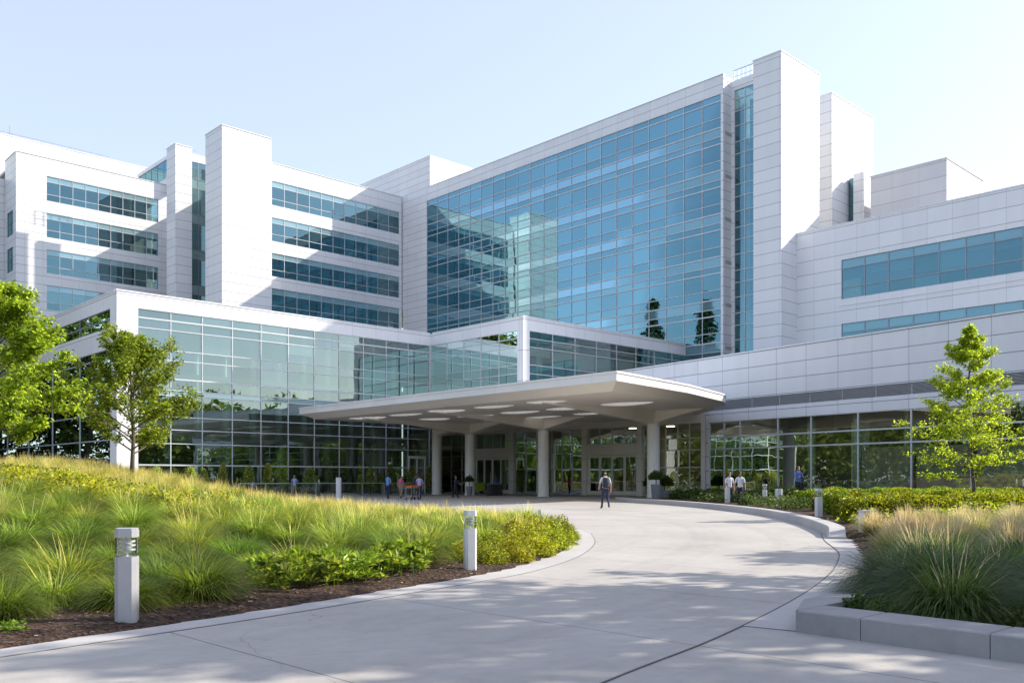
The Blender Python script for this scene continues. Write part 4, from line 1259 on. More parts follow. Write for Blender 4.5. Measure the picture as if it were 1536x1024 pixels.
def cover_mesh(seed):
    rg_ = np.random.default_rng(seed); parts = []
    for _ in range(26):
        az, r_ = rg_.uniform(0, 6.28), .34 * math.sqrt(rg_.random())
        c_ = np.array([r_ * math.cos(az), r_ * math.sin(az), rg_.uniform(.04, .32)])
        k = 16
        u = rg_.normal(0, 1, (k, 3)); u[:, 2] = np.abs(u[:, 2]) * .8; u /= np.linalg.norm(u, axis=1)[:, None]
        parts.append(leaves(rg_, c_ + u * .07, .105, .45, .15, 1, .34, .3, out=u, outw=.8, fold=.1))
        parts.append(blades(rg_, 1, .01, .9 * c_[2] + .05, c_[2] + .08, 0, .3, .1, .006, 2, .2, .3, 0, base=np.array([[c_[0], c_[1], 0]])))
    V, Fc, T = join(parts)
    return fast_mesh("leaves", V, Fc, M["leaf_cover"], T)
cv = [cover_mesh(230 + i) for i in range(4)]
for i, (x, y) in enumerate(cover_spots):
    o_ = link("leafy_plant", cv[i % 4]); o_.location = (x, y, zl(x, y) - .01); s = rg.uniform(.9, 1.2); o_.scale = (s, s, s * .95); o_.rotation_euler = (0, 0, rg.uniform(0, 6))
    tag(o_, "bright green broad leaved plant in the mulch patch between the two bollards", "plant", "broad leaved plants in the mulch patch")
# small weeds in the mulch
for i, (px_, py_) in enumerate([(300, 895), (16, 955), (345, 880)]):
    p = gp(px_, py_); o_ = link("leafy_plant", cv[i]); o_.location = (p.x, p.y, .03); o_.scale = (.35, .35, .3)
    tag(o_, ["small green seedling alone in the mulch right of the large bollard", "small leafy sprout at the left edge of the mulch strip", "low green sprout in the mulch left of the leafy patch"][i], "plant")

# ------------------------------------------------------------------ right bed: feather grass, hedges
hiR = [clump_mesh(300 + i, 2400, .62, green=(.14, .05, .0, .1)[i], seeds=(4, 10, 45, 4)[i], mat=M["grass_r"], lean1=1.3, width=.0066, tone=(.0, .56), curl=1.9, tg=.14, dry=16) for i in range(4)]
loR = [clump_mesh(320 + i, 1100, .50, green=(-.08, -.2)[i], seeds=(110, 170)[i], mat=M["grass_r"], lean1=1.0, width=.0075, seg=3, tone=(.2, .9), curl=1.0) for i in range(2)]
fixedR = [(4.42, 9.25), (4.70, 10.95), (5.65, 9.3), (5.75, 12.6), (7.0, 11.2), (6.9, 14.6), (5.9, 7.6)]
cand = [(rg.uniform(3.5, 15), rg.uniform(6, 22.5)) for _ in range(9000)]
P = np.array(cand); sd = poly_dist(P, R_poly)
cand = [c_ for c_, s_ in zip(cand, sd) if s_ > .5 and in_view(c_, .8)]
cand.sort(key=lambda c_: c_[1])
spotsR = fixedR + keep_spaced(rg, cand, lambda p: .78 if p[1] < 14 else .86, fixedR)
print("right clumps", len(spotsR))
spotsR = spotsR[:75]
for i, (x, y) in enumerate(spotsR):
    if i < 2: me, s = hiR[(0, 3)[i]], (1.30, 1.15)[i]
    elif y < 13.5: me, s = hiR[rg.choice([0, 1, 3])], rg.uniform(.9, 1.15)
    elif y < 15.5: me, s = hiR[2], rg.uniform(.85, 1.05)
    else: me, s = loR[rg.choice([0, 1])], rg.uniform(.85, 1.1)
    put_clump(me, "feather_grass", x, y, zr(x, y), s, ["large dark green grass clump spilling toward the planter wall corner", "dense grass clump overhanging the pale kerb strip above the planter corner"][i] if i < 2 else
              "feathery grass clump with tan plumes in the raised bed right of the drive", "ornamental grass", None if i < 2 else "feather grass clumps in the right bed")
sprout = shrub_mesh(350, .16, .16, .17, 260, .055, M["leaf_dark"])
for i, (px_, py_) in enumerate([(1290, 905), (1325, 912), (1528, 930), (1500, 915)]):
    p = gp(px_, py_, .15); o_ = link("leafy_plant", sprout); o_.location = (p.x, p.y, .11); o_.rotation_euler = (0, 0, i * 1.9); o_.scale = (1, 1, .9 + .1 * i)
    tag(o_, ["low grey green sprout in the inner corner of the planter wall", "small leafy plant at the foot of the large grass clump in the planter", "small leafy plant at the right edge of the planter bed", "low leafy plant behind the wall at the right edge of the frame"][i], "plant")
def hedge_mesh(seed, L, W, H, n, size, mat):
    rg_ = np.random.default_rng(seed)
    # points on a rounded bar, lumpy
    a = rg_.random(n); x = a * L
    ph = rg_.uniform(-.12, math.pi + .12, n)
    e = .45
    cx_, sx_ = np.cos(ph), np.sin(ph)
    yy = np.sign(cx_) * np.abs(cx_) ** e * W / 2; zz2 = np.clip(np.abs(sx_) ** e * H, .02, None)
    lm = 1 + .07 * np.sin(x * 2.1 + seed) + .05 * np.sin(x * 5.3 + ph * 3)
    endf = np.minimum(1, np.sqrt(np.clip(np.minimum(x, L - x) / (W * .35), 0, 1)) * .6 + .4)
    rad = (1 - .22 * rg_.random(n) ** 2)
    C = np.column_stack([x, yy * lm * endf * rad, zz2 * lm * (.25 + .75 * endf) * rad])
    ne = int(n * .06)
    Ce = np.column_stack([rg_.normal(0, .05, ne), rg_.uniform(-W / 2, W / 2, ne) * .85, rg_.uniform(.02, H * .9, ne)])
    out_ = np.column_stack([np.zeros(n), cx_, sx_])
    p = [leaves(rg_, C, size, .2, .05, 1, .6, .3, out=out_, outw=.45), leaves(rg_, Ce, size, .2, .05, .9, .6)]
    V, Fc, T = join(p)
    return fast_mesh("leaves", V, Fc, mat, T)
hrow = [(9.75, 25.6, .82, .62, "front clipped yellow hedge row with its rounded end beside the kerb"), (10.6, 28.6, .85, .64, "second clipped hedge row behind the front one beside the kerb"),
        (11.3, 31.6, .85, .66, "third clipped hedge row from the front beside the kerb"), (12.0, 34.8, .9, .66, "fourth clipped hedge row, shaded at its left end"), (12.4, 38.2, .9, .66, "rearmost clipped hedge row nearest the glazed wing")]
hm = [hedge_mesh(400 + i, 11.0, 1.25, .78, 17000, .085, M["leaf_hedge"]) for i in range(2)]
hd = Vector((.93, .36)).normalized()
for i, (x, y, W_, H_, lb_) in enumerate(hrow):
    o_ = thing("clipped_hedge", lb_, "hedge", (x, y, zr(x, y)), math.atan2(hd.y, hd.x), "clipped hedge rows right of the drive")
    q = link("foliage", hm[i % 2], o_)
    cb = MB(); cb.prism([(.2, -.42), (10.8, -.42), (10.8, .42), (.2, .42)], .0, .56); cb.build("dark_core", M["hedge_core"], o_)  # plain dark box filling the inside of the foliage
# loose low planting between the hedges and the wing
parts = []
for _ in range(420):
    x = rg.uniform(10.5, 30); y = rg.uniform(36, 58)
    if (Vector((x, y)) - FW.O).dot(FW.n) < .8: continue
    k = 70; z = zr(x, y); 
    C = np.column_stack([rr.normal(x, .4, k), rr.normal(y, .4, k), z + rr.random(k) ** .7 * rr.uniform(.25, .55)])
    parts.append(leaves(rr, C, .14, .4, .0, .8, .5))
V, Fc, T = join(parts)
tag(link("ground_cover", fast_mesh("ground_cover", V, Fc, M["leaf_dark"], T)), "low dark green planting along the foot of the glazed right wing", "ground cover", kind="stuff")
parts = []
for _ in range(300):
    x = rg.uniform(9.2, 30); y = rg.uniform(22, 40)
    if float(poly_dist(np.array([[x, y]]), R_poly)[0]) < .8 or y > 24.3 and y < 41 and x < 23.5: continue
    k = 90; z = zr(x, y)
    C = np.column_stack([rr.normal(x, .4, k), rr.normal(y, .4, k), z + rr.random(k) ** .7 * rr.uniform(.3, .6)])
    parts.append(leaves(rr, C, .11, .35, .1, 1.0, .5))
V, Fc, T = join(parts)
tag(link("ground_cover", fast_mesh("ground_cover", V, Fc, M["leaf_hedge"], T)), "low yellow green shrubs filling the bed under the right tree", "ground cover", kind="stuff")

# ------------------------------------------------------------------ trees
def tree_meshes(seed, H, trunk_h, prof, n1, n2, nleaf, lsize, mat, trunk_r, up=.55, stems=1, spread=.30, upb=.5, tone=(.0, 1.0), lean=(0, 0), droop=0.0):
    rg_ = np.random.default_rng(seed); wood = MB(); C = []; O = []
    tops = []
    for s in range(stems):
        az0 = 6.28 * s / max(1, stems) + .4
        pts = []
        off = .0 if stems == 1 else .16 * H
        for k in range(9):
            f = k / 8
            pts.append(Vector((lean[0] * f * f + math.cos(az0) * off * f + rg_.normal(0, .012 * H) * (f > .1), lean[1] * f * f + math.sin(az0) * off * f + rg_.normal(0, .012 * H) * (f > .1), H * .97 * f)))
        wood.tube(pts, [trunk_r * (1 - .93 * (k / 8) ** .8) / (1 if stems == 1 else 1.3) + .004 for k in range(9)], 8)
        tops.append(pts)
    def on_trunk(pts, z):
        f = min(.999, max(0, z / (H * .97))) * 8; k = int(f); return pts[k].lerp(pts[min(k + 1, 8)], f - k)
    for i in range(n1):
        fz = (i + .5) / n1
        z = trunk_h + (H * .97 - trunk_h) * fz
        pts0 = tops[i % stems]
        base = on_trunk(pts0, z * .97)
        az = i * 2.39996 + rg_.normal(0, .25)
        Rr = prof(fz) * rg_.uniform(.72, 1.12)
        el = up * (.4 + fz * .9) + rg_.normal(0, .10)
        d = Vector((math.cos(az) * math.cos(el), math.sin(az) * math.cos(el), math.sin(el)))
        L = Rr / max(.35, math.cos(el))
        br = [base]
        for k in range(1, 6):
            dd = d + Vector((rg_.normal(0, .10), rg_.normal(0, .10), .10 * k * upb * .5 - droop * k * .12)); br.append(br[-1] + dd.normalized() * (L / 5))
        r0 = max(.006, trunk_r * .38 * (1 - fz * .75))
        wood.tube(br, [r0 * (1 - .17 * k) for k in range(6)], 5, cap=False)
        for j in range(n2):
            s = .28 + .72 * (j + rg_.random()) / n2
            f = s * 5; k = min(4, int(f)); p = br[k].lerp(br[k + 1], f - k)
            a2 = rg_.uniform(0, 6.28)
            d2 = (d * .75 + Vector((math.cos(a2), math.sin(a2), rg_.normal(.2, .4) - droop)) * .8).normalized()
            L2 = L * spread * rg_.uniform(.55, 1.1) * (1.1 - .5 * s)
            e = p + d2 * L2
            wood.tube([p, p.lerp(e, .5) + Vector((0, 0, .03 * L2)), e], [r0 * .35, r0 * .25, .003], 3, cap=False)
            for q in range(nleaf):
                w_ = rg_.random() ** .7
                c_ = p.lerp(e, w_ * 1.08); 
                C.append((c_.x + rg_.normal(0, lsize * .75), c_.y + rg_.normal(0, lsize * .75), c_.z + rg_.normal(0, lsize * .6))); O.append(tuple(d2))
    C = np.array(C); O = np.array(O)
    V, Fc, T = leaves(rg_, C, lsize, .45, tone[0], tone[1], .62, .35, out=O, outw=.25, fold=.12)
    me = fast_mesh("crown", V, Fc, mat, T)
    return wood, me
def tree(name, label, cat, loc, wood, crown, rz=0.0, group=None, s=1.0):
    t_ = thing(name, label, cat, loc, rz, group); t_.scale = (s, s, s)
    wood.build("trunk", M["bark"], t_, True); link("crown", crown, t_); return t_
# left edge tree, broad with rising limbs
w_, c_ = tree_meshes(501, 5.7, 1.15, lambda f: 2.55 * (1 - f) ** .62 * min(1, .55 + f * 3) + .12, 42, 14, 42, .122, M["leaf_tree"], .11, up=.5, spread=.36)
x, y = ray(-8) * 25.5, 25.5
tree("broadleaf_tree", "large light green tree at the left edge of the view on the mound", "tree", (x, y, zl(x, y) - .05), w_, c_, .4)
# second tree in front of the glass corner
w_, c_ = tree_meshes(502, 5.6, .95, lambda f: 2.75 * (1 - f ** 1.25) ** .9 * min(1, .62 + f * 2.2) + .12, 44, 14, 40, .112, M["leaf_tree"], .10, up=.85, spread=.32, upb=.9)
x, y = ray(198) * 36, 36
tree("broadleaf_tree", "round crowned green tree on slim trunk before the white corner pier", "tree", (x, y, zl(x, y) - .05), w_, c_, 1.0)
# right tree, airy cone
w_, c_ = tree_meshes(503, 6.85, 1.2, lambda f: 2.75 * (1 - f) ** 1.05 * min(1, .6 + f * 2.5) + .10, 52, 12, 30, .094, M["leaf_right"], .075, up=.38, spread=.34, upb=.8, lean=(.1, 0))
x, y = ray(1457) * 31.5, 31.5
tree("young_tree", "slim young tree with airy yellow green crown before the white right wing", "tree", (x, y, zr(x, y) - .03), w_, c_, 2.1)
# shade trees beyond the right edge of the view, and the trees the glass mirrors
w_, c_ = tree_meshes(504, 11.5, 3.0, lambda f: 3.5 * (1 - f ** 2) ** .7 * min(1, .5 + f * 3) + .2, 38, 11, 14, .34, M["leaf_dark"], .20, up=.6, spread=.34)
wm = None
for i, (x, y, s, rz) in enumerate([(13.8, 12.4, 1.0, 0), (15.9, 8.3, .95, 2), (11.6, 5.6, .85, 4), (18.6, 19.0, .8, 1)]):
    lb_ = ["tall shade tree beyond the right edge, its shadow falling across the drive", "shade tree beside the drive nearer the viewer, outside the right edge", "small shade tree outside the right edge nearest the viewer", "shade tree right of the raised grass bed, outside the view"][i]
    if i == 0: first = tree("shade_tree", lb_, "tree", (x, y, 0.1), w_, c_, rz, "shade trees right of the drive", s)
    else:
        q = copy_tree(first); q.location = (x, y, .1); q.rotation_euler = (0, 0, rz); q.scale = (s, s, s); q["label"] = lb_
def conifer(seed, H, Rb):
    rg_ = np.random.default_rng(seed); wood = MB()
    wood.tube([(0, 0, 0), (0, 0, H * .5), (0, 0, H)], [.35, .2, .02], 8)
    C = []; O = []
    for i in range(150):
        f = (i + .5) / 150; z = H * (.06 + .94 * f); L = Rb * (1 - f) ** .9 * rg_.uniform(.7, 1.15) + .15; az = i * 2.4
        for q in range(56):
            s = rg_.random() ** .6
            C.append((math.cos(az) * L * s + rg_.normal(0, .25), math.sin(az) * L * s + rg_.normal(0, .25), z - L * s * .25 + rg_.normal(0, .18))); O.append((math.cos(az), math.sin(az), -.3))
    V, Fc, T = leaves(rg_, np.array(C), .55, .3, 0, .8, .4, .3, out=np.array(O), outw=.5)
    return wood, fast_mesh("crown", V, Fc, M["leaf_conifer"], T)
w_, c_ = conifer(510, 30, 6.2)
for i, (x, y, s) in enumerate([(-58, 87.5, 1.16), (-60, 77.5, 1.2), (-66, 92, .9), (-68, 83, .8)]):
    lb_ = ["tall dark conifer far left of the view, mirrored in the tower glass", "tallest conifer of the group left of the hospital", "shorter conifer left of the podium beside the tall pair", "low conifer at the front of the group left of the podium"][i]
    if i == 0: first = tree("conifer", lb_, "tree", (x, y, 0), w_, c_, 0, "conifers left of the hospital", s)
    else:
        q = copy_tree(first); q.location = (x, y, 0); q.scale = (s, s, s); q.rotation_euler = (0, 0, i * 1.3); q["label"] = lb_
w_, c_ = tree_meshes(512, 13.0, 2.5, lambda f: 4.6 * (1 - f ** 2) ** .7 * min(1, .5 + f * 3) + .2, 36, 10, 14, .42, M["leaf_woods"], .24, up=.6, spread=.34)
for i, (x, y, s) in enumerate([(-56, 82.5, 1.75), (-55, 73, 1.5), (-61, 95, 1.5), (-60, 104, 1.4)]):
    lb_ = ["round broadleaf tree between the tall conifers left of the hospital", "broadleaf tree in front of the tall conifers left of the hospital", "broadleaf tree at the back of the group left of the hospital", "rearmost broadleaf tree of the group left of the hospital"][i]
    if i == 0: first = tree("broadleaf_tree", lb_, "tree", (x, y, 0), w_, c_, 0, "broadleaf trees left of the hospital", s)
    else:
        q = copy_tree(first); q.location = (x, y, 0); q.rotation_euler = (0, 0, i * 1.7); q.scale = (s, s, s); q["label"] = lb_
# woods around the grounds, behind the viewer
parts = []
rw = np.random.default_rng(9)
def woods(pts, h0, h1):
    for (x, y) in pts:
        h = rw.uniform(h0, h1); r_ = h * .33; k = 420
        u = rw.normal(0, 1, (k, 3)); u /= np.linalg.norm(u, axis=1)[:, None]
        Cc = u * (rw.random(k) ** .33)[:, None] * np.array([r_ * 1.25, r_ * 1.25, h * .5]) + np.array([x, y, h * .48])
        parts.append(leaves(rw, Cc, 1.25, .3, 0, 1, .6))
woods([(rw.uniform(-150, -112), rw.uniform(-60, 118)) for _ in range(110)], 13, 22)
woods([(rw.uniform(-110, 95), rw.uniform(-115, -70)) for _ in range(110)], 11, 19)
woods([(rw.uniform(58, 100), rw.uniform(-60, 30)) for _ in range(110)], 14, 20)
woods([(rw.uniform(64, 100), rw.uniform(30, 70)) for _ in range(40)], 12, 17)
V, Fc, T = join(parts)
tag(link("woods", fast_mesh("woods", V, Fc, M["leaf_woods"], T)), "belt of woods round the hospital grounds, mirrored in the glass", "woods", kind="stuff")
# ================================================================== BOLLARDS
def octo(r, c): return [(r, -c), (r, c), (c, r), (-c, r), (-r, c), (-r, -c), (-c, -r), (c, -r)]
clear = new_mat("bollard_clear_lens")
_m, _nt, _o = clear
_t = N(_nt, "BsdfTransparent", {0: (.90, .93, .92, 1)}); _g = N(_nt, "BsdfGlossy", {"Color": (.95, .97, 1, 1), "Roughness": .04}); _f = N(_nt, "Fresnel", {"IOR": 1.5})
_nt.links.new(N(_nt, "MixShader", {0: math_n(_nt, "ADD", math_n(_nt, "MULTIPLY", _f.outputs[0], .9), .05), 1: _t.outputs[0], 2: _g.outputs[0]}).outputs[0], _o.inputs[0])
def bollard(label, loc, H, r, rz, mat, group, lens=True):
    t_ = thing("bollard_light", label, "bollard", loc, rz, group)
    c_ = r * .62
    zb = H * .70; zt = H * .905
    mb = MB(); mb.prism(octo(r, c_), -.05, zb if lens else H * .93); mb.build("post", mat, t_)
    if lens:
        mb = MB()
        rl_ = r * .95
        p8 = octo(rl_, rl_ * .62)
        for i in range(8):
            a, b = p8[i], p8[(i + 1) % 8]; mb.quad((a[0], a[1], zb), (b[0], b[1], zb), (b[0], b[1], zt), (a[0], a[1], zt))
        mb.build("lens", clear[0], t_)
        mb = MB()
        for k, rr_ in ((.32, .78), (.55, .8), (.76, .78)):
            z = zb + (zt - zb) * k
            mb.tube([(0, 0, z), (0, 0, z + .012)], r * rr_, 16); mb.tube([(0, 0, z - .02), (0, 0, z)], [r * .4, r * rr_], 16)
        mb.tube([(0, 0, zb), (0, 0, zt)], r * .12, 8)
        mb.build("louvre", M["coping"], t_)
    mb = MB()
    mb.prism(octo(r * 1.01, c_ * 1.01), (zt if lens else H * .93) + .0005, H * .975)
    mb.prism(octo(r * .96, c_ * .96), H * .9755, H)
    mb.build("cap", mat, t_)
    return t_
gB = "bollard lights beside the drive"
bollard("large grey octagonal bollard light with clear lens in the mulch nearest the viewer", (-3.69, 8.58, .03), .90, .098, R(12), M["grey_steel"], gB)
bollard("pale bollard light with clear lens standing before the grass right of the leafy patch", (-.63, 13.43, .03), .90, .088, R(20), M["white_steel"], gB)
p = at(1228, 30.0); bollard("pale weathered bollard light in front of the clipped hedges beside the raised kerb", (p.x, p.y, zr(p.x, p.y)), .95, .11, 0, M["white_steel"], gB)
p = at(1147, 43.7); bollard("slim pale bollard light among shrubs right of the two people in white shirts", (p.x, p.y, zr(p.x, p.y)), .95, .10, 0, M["white_steel"], gB)
p = at(1168, 42.5); bollard("short white bollard between the slim bollard and the hedges", (p.x, p.y, zr(p.x, p.y)), .72, .15, 0, M["white_steel"], gB, False)
p = at(1091, 46.5); bollard("white bollard standing at the legs of the pair in white shirts", (p.x, p.y, zr(p.x, p.y)), .78, .13, 0, M["white_steel"], gB, False)
p = at(810, 27.0); bollard("slim short post rising behind the yellow shrubs at the tip of the left bed", (p.x, p.y, 0), .47, .055, 0, M["white_steel"], gB, False)
p = at(508, 61.0); bollard("white bollard light in front of the podium glass left of the entrance", (p.x, p.y, 0), 1.5, .17, 0, M["white_steel"], gB, False)
# boxy path light behind the plumes
p = at(1300, 21.3)
t_ = thing("path_light", "boxy grey path light half hidden by tan grass plumes in front of the hedges", "path light", (p.x, p.y, zr(p.x, p.y)), .3)
mb = MB(); mb.box(-.16, .16, -.09, .09, 0, .48); mb.build("housing", M["white_steel"], t_)
mb = MB(); mb.box(-.12, .12, -.095, -.0905, .2, .42); mb.build("lens", clear[0], t_)
mb = MB(); mb.box(-.18, .18, -.11, .11, .4805, .52); mb.build("cap", M["grey_steel"], t_)

# ================================================================== RAIL, TOPIARY, POTS
rail = thing("glass_guard_rail", "low glass guard rail running along the foot of the podium glazing", "guard rail", (FA.xy(FA.t(420), 1.2).x, FA.xy(FA.t(420), 1.2).y, 0))
q0, q1 = FA.t(335), FA.t(612); Pr = FA.shifted(2.6)
mb = MB(); fbox(mb, Pr, q0, q1, 1.02, 1.08, -.03, .03); mb.build("handrail", M["mullion_light"], rail)
nps = 9
for i in range(nps):
    t = q0 + (q1 - q0) * i / (nps - 1)
    mb = MB(); fbox(mb, Pr, t - .025, t + .025, 0, 1.02, -.025, .025); mb.build("post", M["mullion_light"], rail)
    if i < nps - 1:
        mb = MB(); fbox(mb, Pr, t + .05, t + (q1 - q0) / (nps - 1) - .05, .08, 1.0, -.006, .006); mb.build("glass_panel", clear[0], rail)
place_children(rail)
def cone_mesh(seed, H, Rm, n, mat):
    rg_ = np.random.default_rng(seed)
    f = rg_.random(n) ** .8; az = rg_.uniform(0, 6.28, n)
    prof = Rm * np.minimum(1, f * 6 + .35) * (1 - f) ** .38 * (.72 + .4 * rg_.random(n))
    C = np.column_stack([np.cos(az) * prof, np.sin(az) * prof, .12 + (H - .12) * f])
    u = np.column_stack([np.cos(az), np.sin(az), np.full(n, .4)])
    V, Fc, T = leaves(rg_, C, .13, .2, 0, 1, .55, .3, out=u, outw=.5)
    return fast_mesh("foliage", V, Fc, mat, T)
M["leaf_cone"] = leaf_mat("conical_shrub_leaves", [(0, (.10, .15, .03)), (.5, (.30, .37, .07)), (1, (.58, .58, .18))], .4, .5, 1.6)
cn = [cone_mesh(600 + i, 2.2, (.52, .72, .42)[i], 1500, M["leaf_cone"]) for i in range(3)]
tops = [(223, 1.0, 1), (246, .8, 0), (273, 1.0, 1), (293, .95, 0), (321, 1.1, 2), (360, 1.05, 0), (388, 1.15, 2), (411, 1.0, 0), (451, 1.0, 1), (526, .8, 2), (541, 1.05, 2), (556, .85, 2), (571, 1.1, 2), (603, 1.1, 0), (635, 1.15, 1)]
for i, (px, s, k) in enumerate(tops):
    t = FA.t(px); p = FA.xy(t, 1.5)
    t_ = thing("conical_shrub", "narrow cone shaped shrub standing against the podium glass", "shrub", (p.x, p.y, 0), i * 1.1, "conical shrubs along the podium glazing")
    t_.scale = (s, s, s * 1.05)
    link("foliage", cn[k], t_)
    mb = MB(); mb.tube([(0, 0, 0), (0, 0, .9)], [.04, .02], 6, cap=False); mb.build("stem", M["bark"], t_)
ball = [shrub_mesh(640 + i, .62, .62, .72, 1500, .12, M["leaf_dark"], lump=.2) for i in range(2)]
pot_mat = simple("planter_grey_glaze", (.20, .22, .23), .5, var=.2, scale=5)
def potted(label, x, y, s, ph, pr, ch, k=0):
    t_ = thing("potted_shrub", label, "potted plant", (x, y, 0), rg.uniform(0, 6), "potted shrubs by the entrance")
    mb = MB(); mb.tube([(0, 0, 0), (0, 0, ph * .5), (0, 0, ph), (0, 0, ph), (0, 0, ph - .06)], [pr * .72, pr * .9, pr, pr * .88, pr * .85], 18); mb.build("pot", pot_mat, t_, False)
    mb = MB(); mb.tube([(0, 0, ph - .07), (.02, 0, ph + ch * .5), (0, 0, ph + ch)], [.035, .03, .015], 6); mb.build("stem", M["bark"], t_)
    q = link("foliage", ball[k], t_); q.location = (0, 0, ph + ch * .35); q.scale = (s, s, s)
    return t_
p = at(984, 58.5); potted("tall potted shrub in a grey planter in front of the rightmost canopy column", p.x, p.y, .85, 1.05, .34, .9)
p = FE.xy(tE(1018), 3.2); potted("potted shrub right of the rightmost column before the lobby glass", p.x, p.y, 1.25, .55, .5, 1.0, 1)
p = FE.xy(tE(1037), 3.4); potted("bushy potted shrub nearest the corner of the glazed right wing", p.x, p.y, 1.15, .55, .5, 1.0)
p = FE.xy(tE(668), 2.6); potted("round potted shrub between the two leftmost canopy columns", p.x, p.y, 1.2, .6, .5, .9, 1)
p = FE.xy(tE(640), 2.6); potted("dark round potted shrub left of the leftmost canopy column", p.x, p.y, 1.3, .6, .5, .9)
p = at(704, 73.5); potted("slender potted shrub in front of the second column from the left", p.x, p.y, .7, .8, .26, 1.1, 1)
# low shrubs by the kerb at the right of the canopy
for i, (px, d, s) in enumerate([(1018, 55, 1.0), (1040, 54, 1.1), (1130, 46.5, .95), (1150, 47, 1.1), (1170, 46.5, 1.15), (1188, 44, 1.1), (1066, 55, .9), (1122, 43.2, .75)]):
    p = at(px, d); o_ = link("low_shrub", ball[i % 2]); o_.location = (p.x, p.y, zr(p.x, p.y) - .05 if p.x > 9 else 0); o_.scale = (s, s, s * .95); o_.rotation_euler = (0, 0, i)
    tag(o_, "low dark green shrub behind the raised kerb near the right wing", "shrub", "low shrubs behind the raised kerb")
# waste bin pair by the left doors
p = at(742, 76)
t_ = thing("waste_bin", "dark twin waste bin standing before the left entrance doors", "waste bin", (p.x, p.y, 0), .7)
mb = MB(); mb.box(-.62, -.06, -.28, .28, 0, .95); mb.box(.06, .62, -.28, .28, 0, .95); mb.build("body", M["dark"], t_)
mb = MB(); mb.box(-.64, .64, -.3, .3, .951, 1.02); mb.build("lid", M["mullion_dark"], t_)
# bench behind the guard rail
p = FA.xy(FA.t(362), 2.0)
t_ = thing("bench", "pale stone bench behind the guard rail under the seated visitor", "bench", (p.x, p.y, 0), math.atan2(FA.e.y, FA.e.x))
mb = MB(); mb.box(-.9, .9, -.25, .25, .38, .46); mb.build("seat", M["planter"], t_)
for sx in (-.7, .7):
    mb = MB(); mb.box(sx - .12, sx + .12, -.2, .2, 0, .379); mb.build("leg", M["planter"], t_)
# recycling crates inside / by the doors
p = FE.xy(tE(727), .9)
t_ = thing("luggage_cart", "bright lime green cart standing at the left entrance doors", "cart", (p.x, p.y, 0), .5)
lime = simple("lime_plastic", (.42, .62, .03), .45)
mb = MB(); mb.hexa([(-.5, -.3, .3), (.5, -.3, .3), (.5, .3, .3), (-.5, .3, .3), (-.58, -.36, 1.05), (.58, -.36, 1.05), (.58, .36, 1.05), (-.58, .36, 1.05)]); mb.build("tub", lime, t_)
mb = MB(); mb.tube([(-.55, -.36, .95), (-.8, -.36, 1.15), (-.8, .36, 1.15), (-.55, .36, .95)], .025, 8); mb.build("handle", M["steel"], t_)
for sx in (-.4, .4):
    for sy in (-.22, .22):
        mb = MB(); mb.tube([(sx, sy - .03, .12), (sx, sy + .03, .12)], .12, 12); mb.tube([(sx, sy, .12), (sx, sy, .3)], .02, 6); mb.build("wheel", M["dark"], t_)

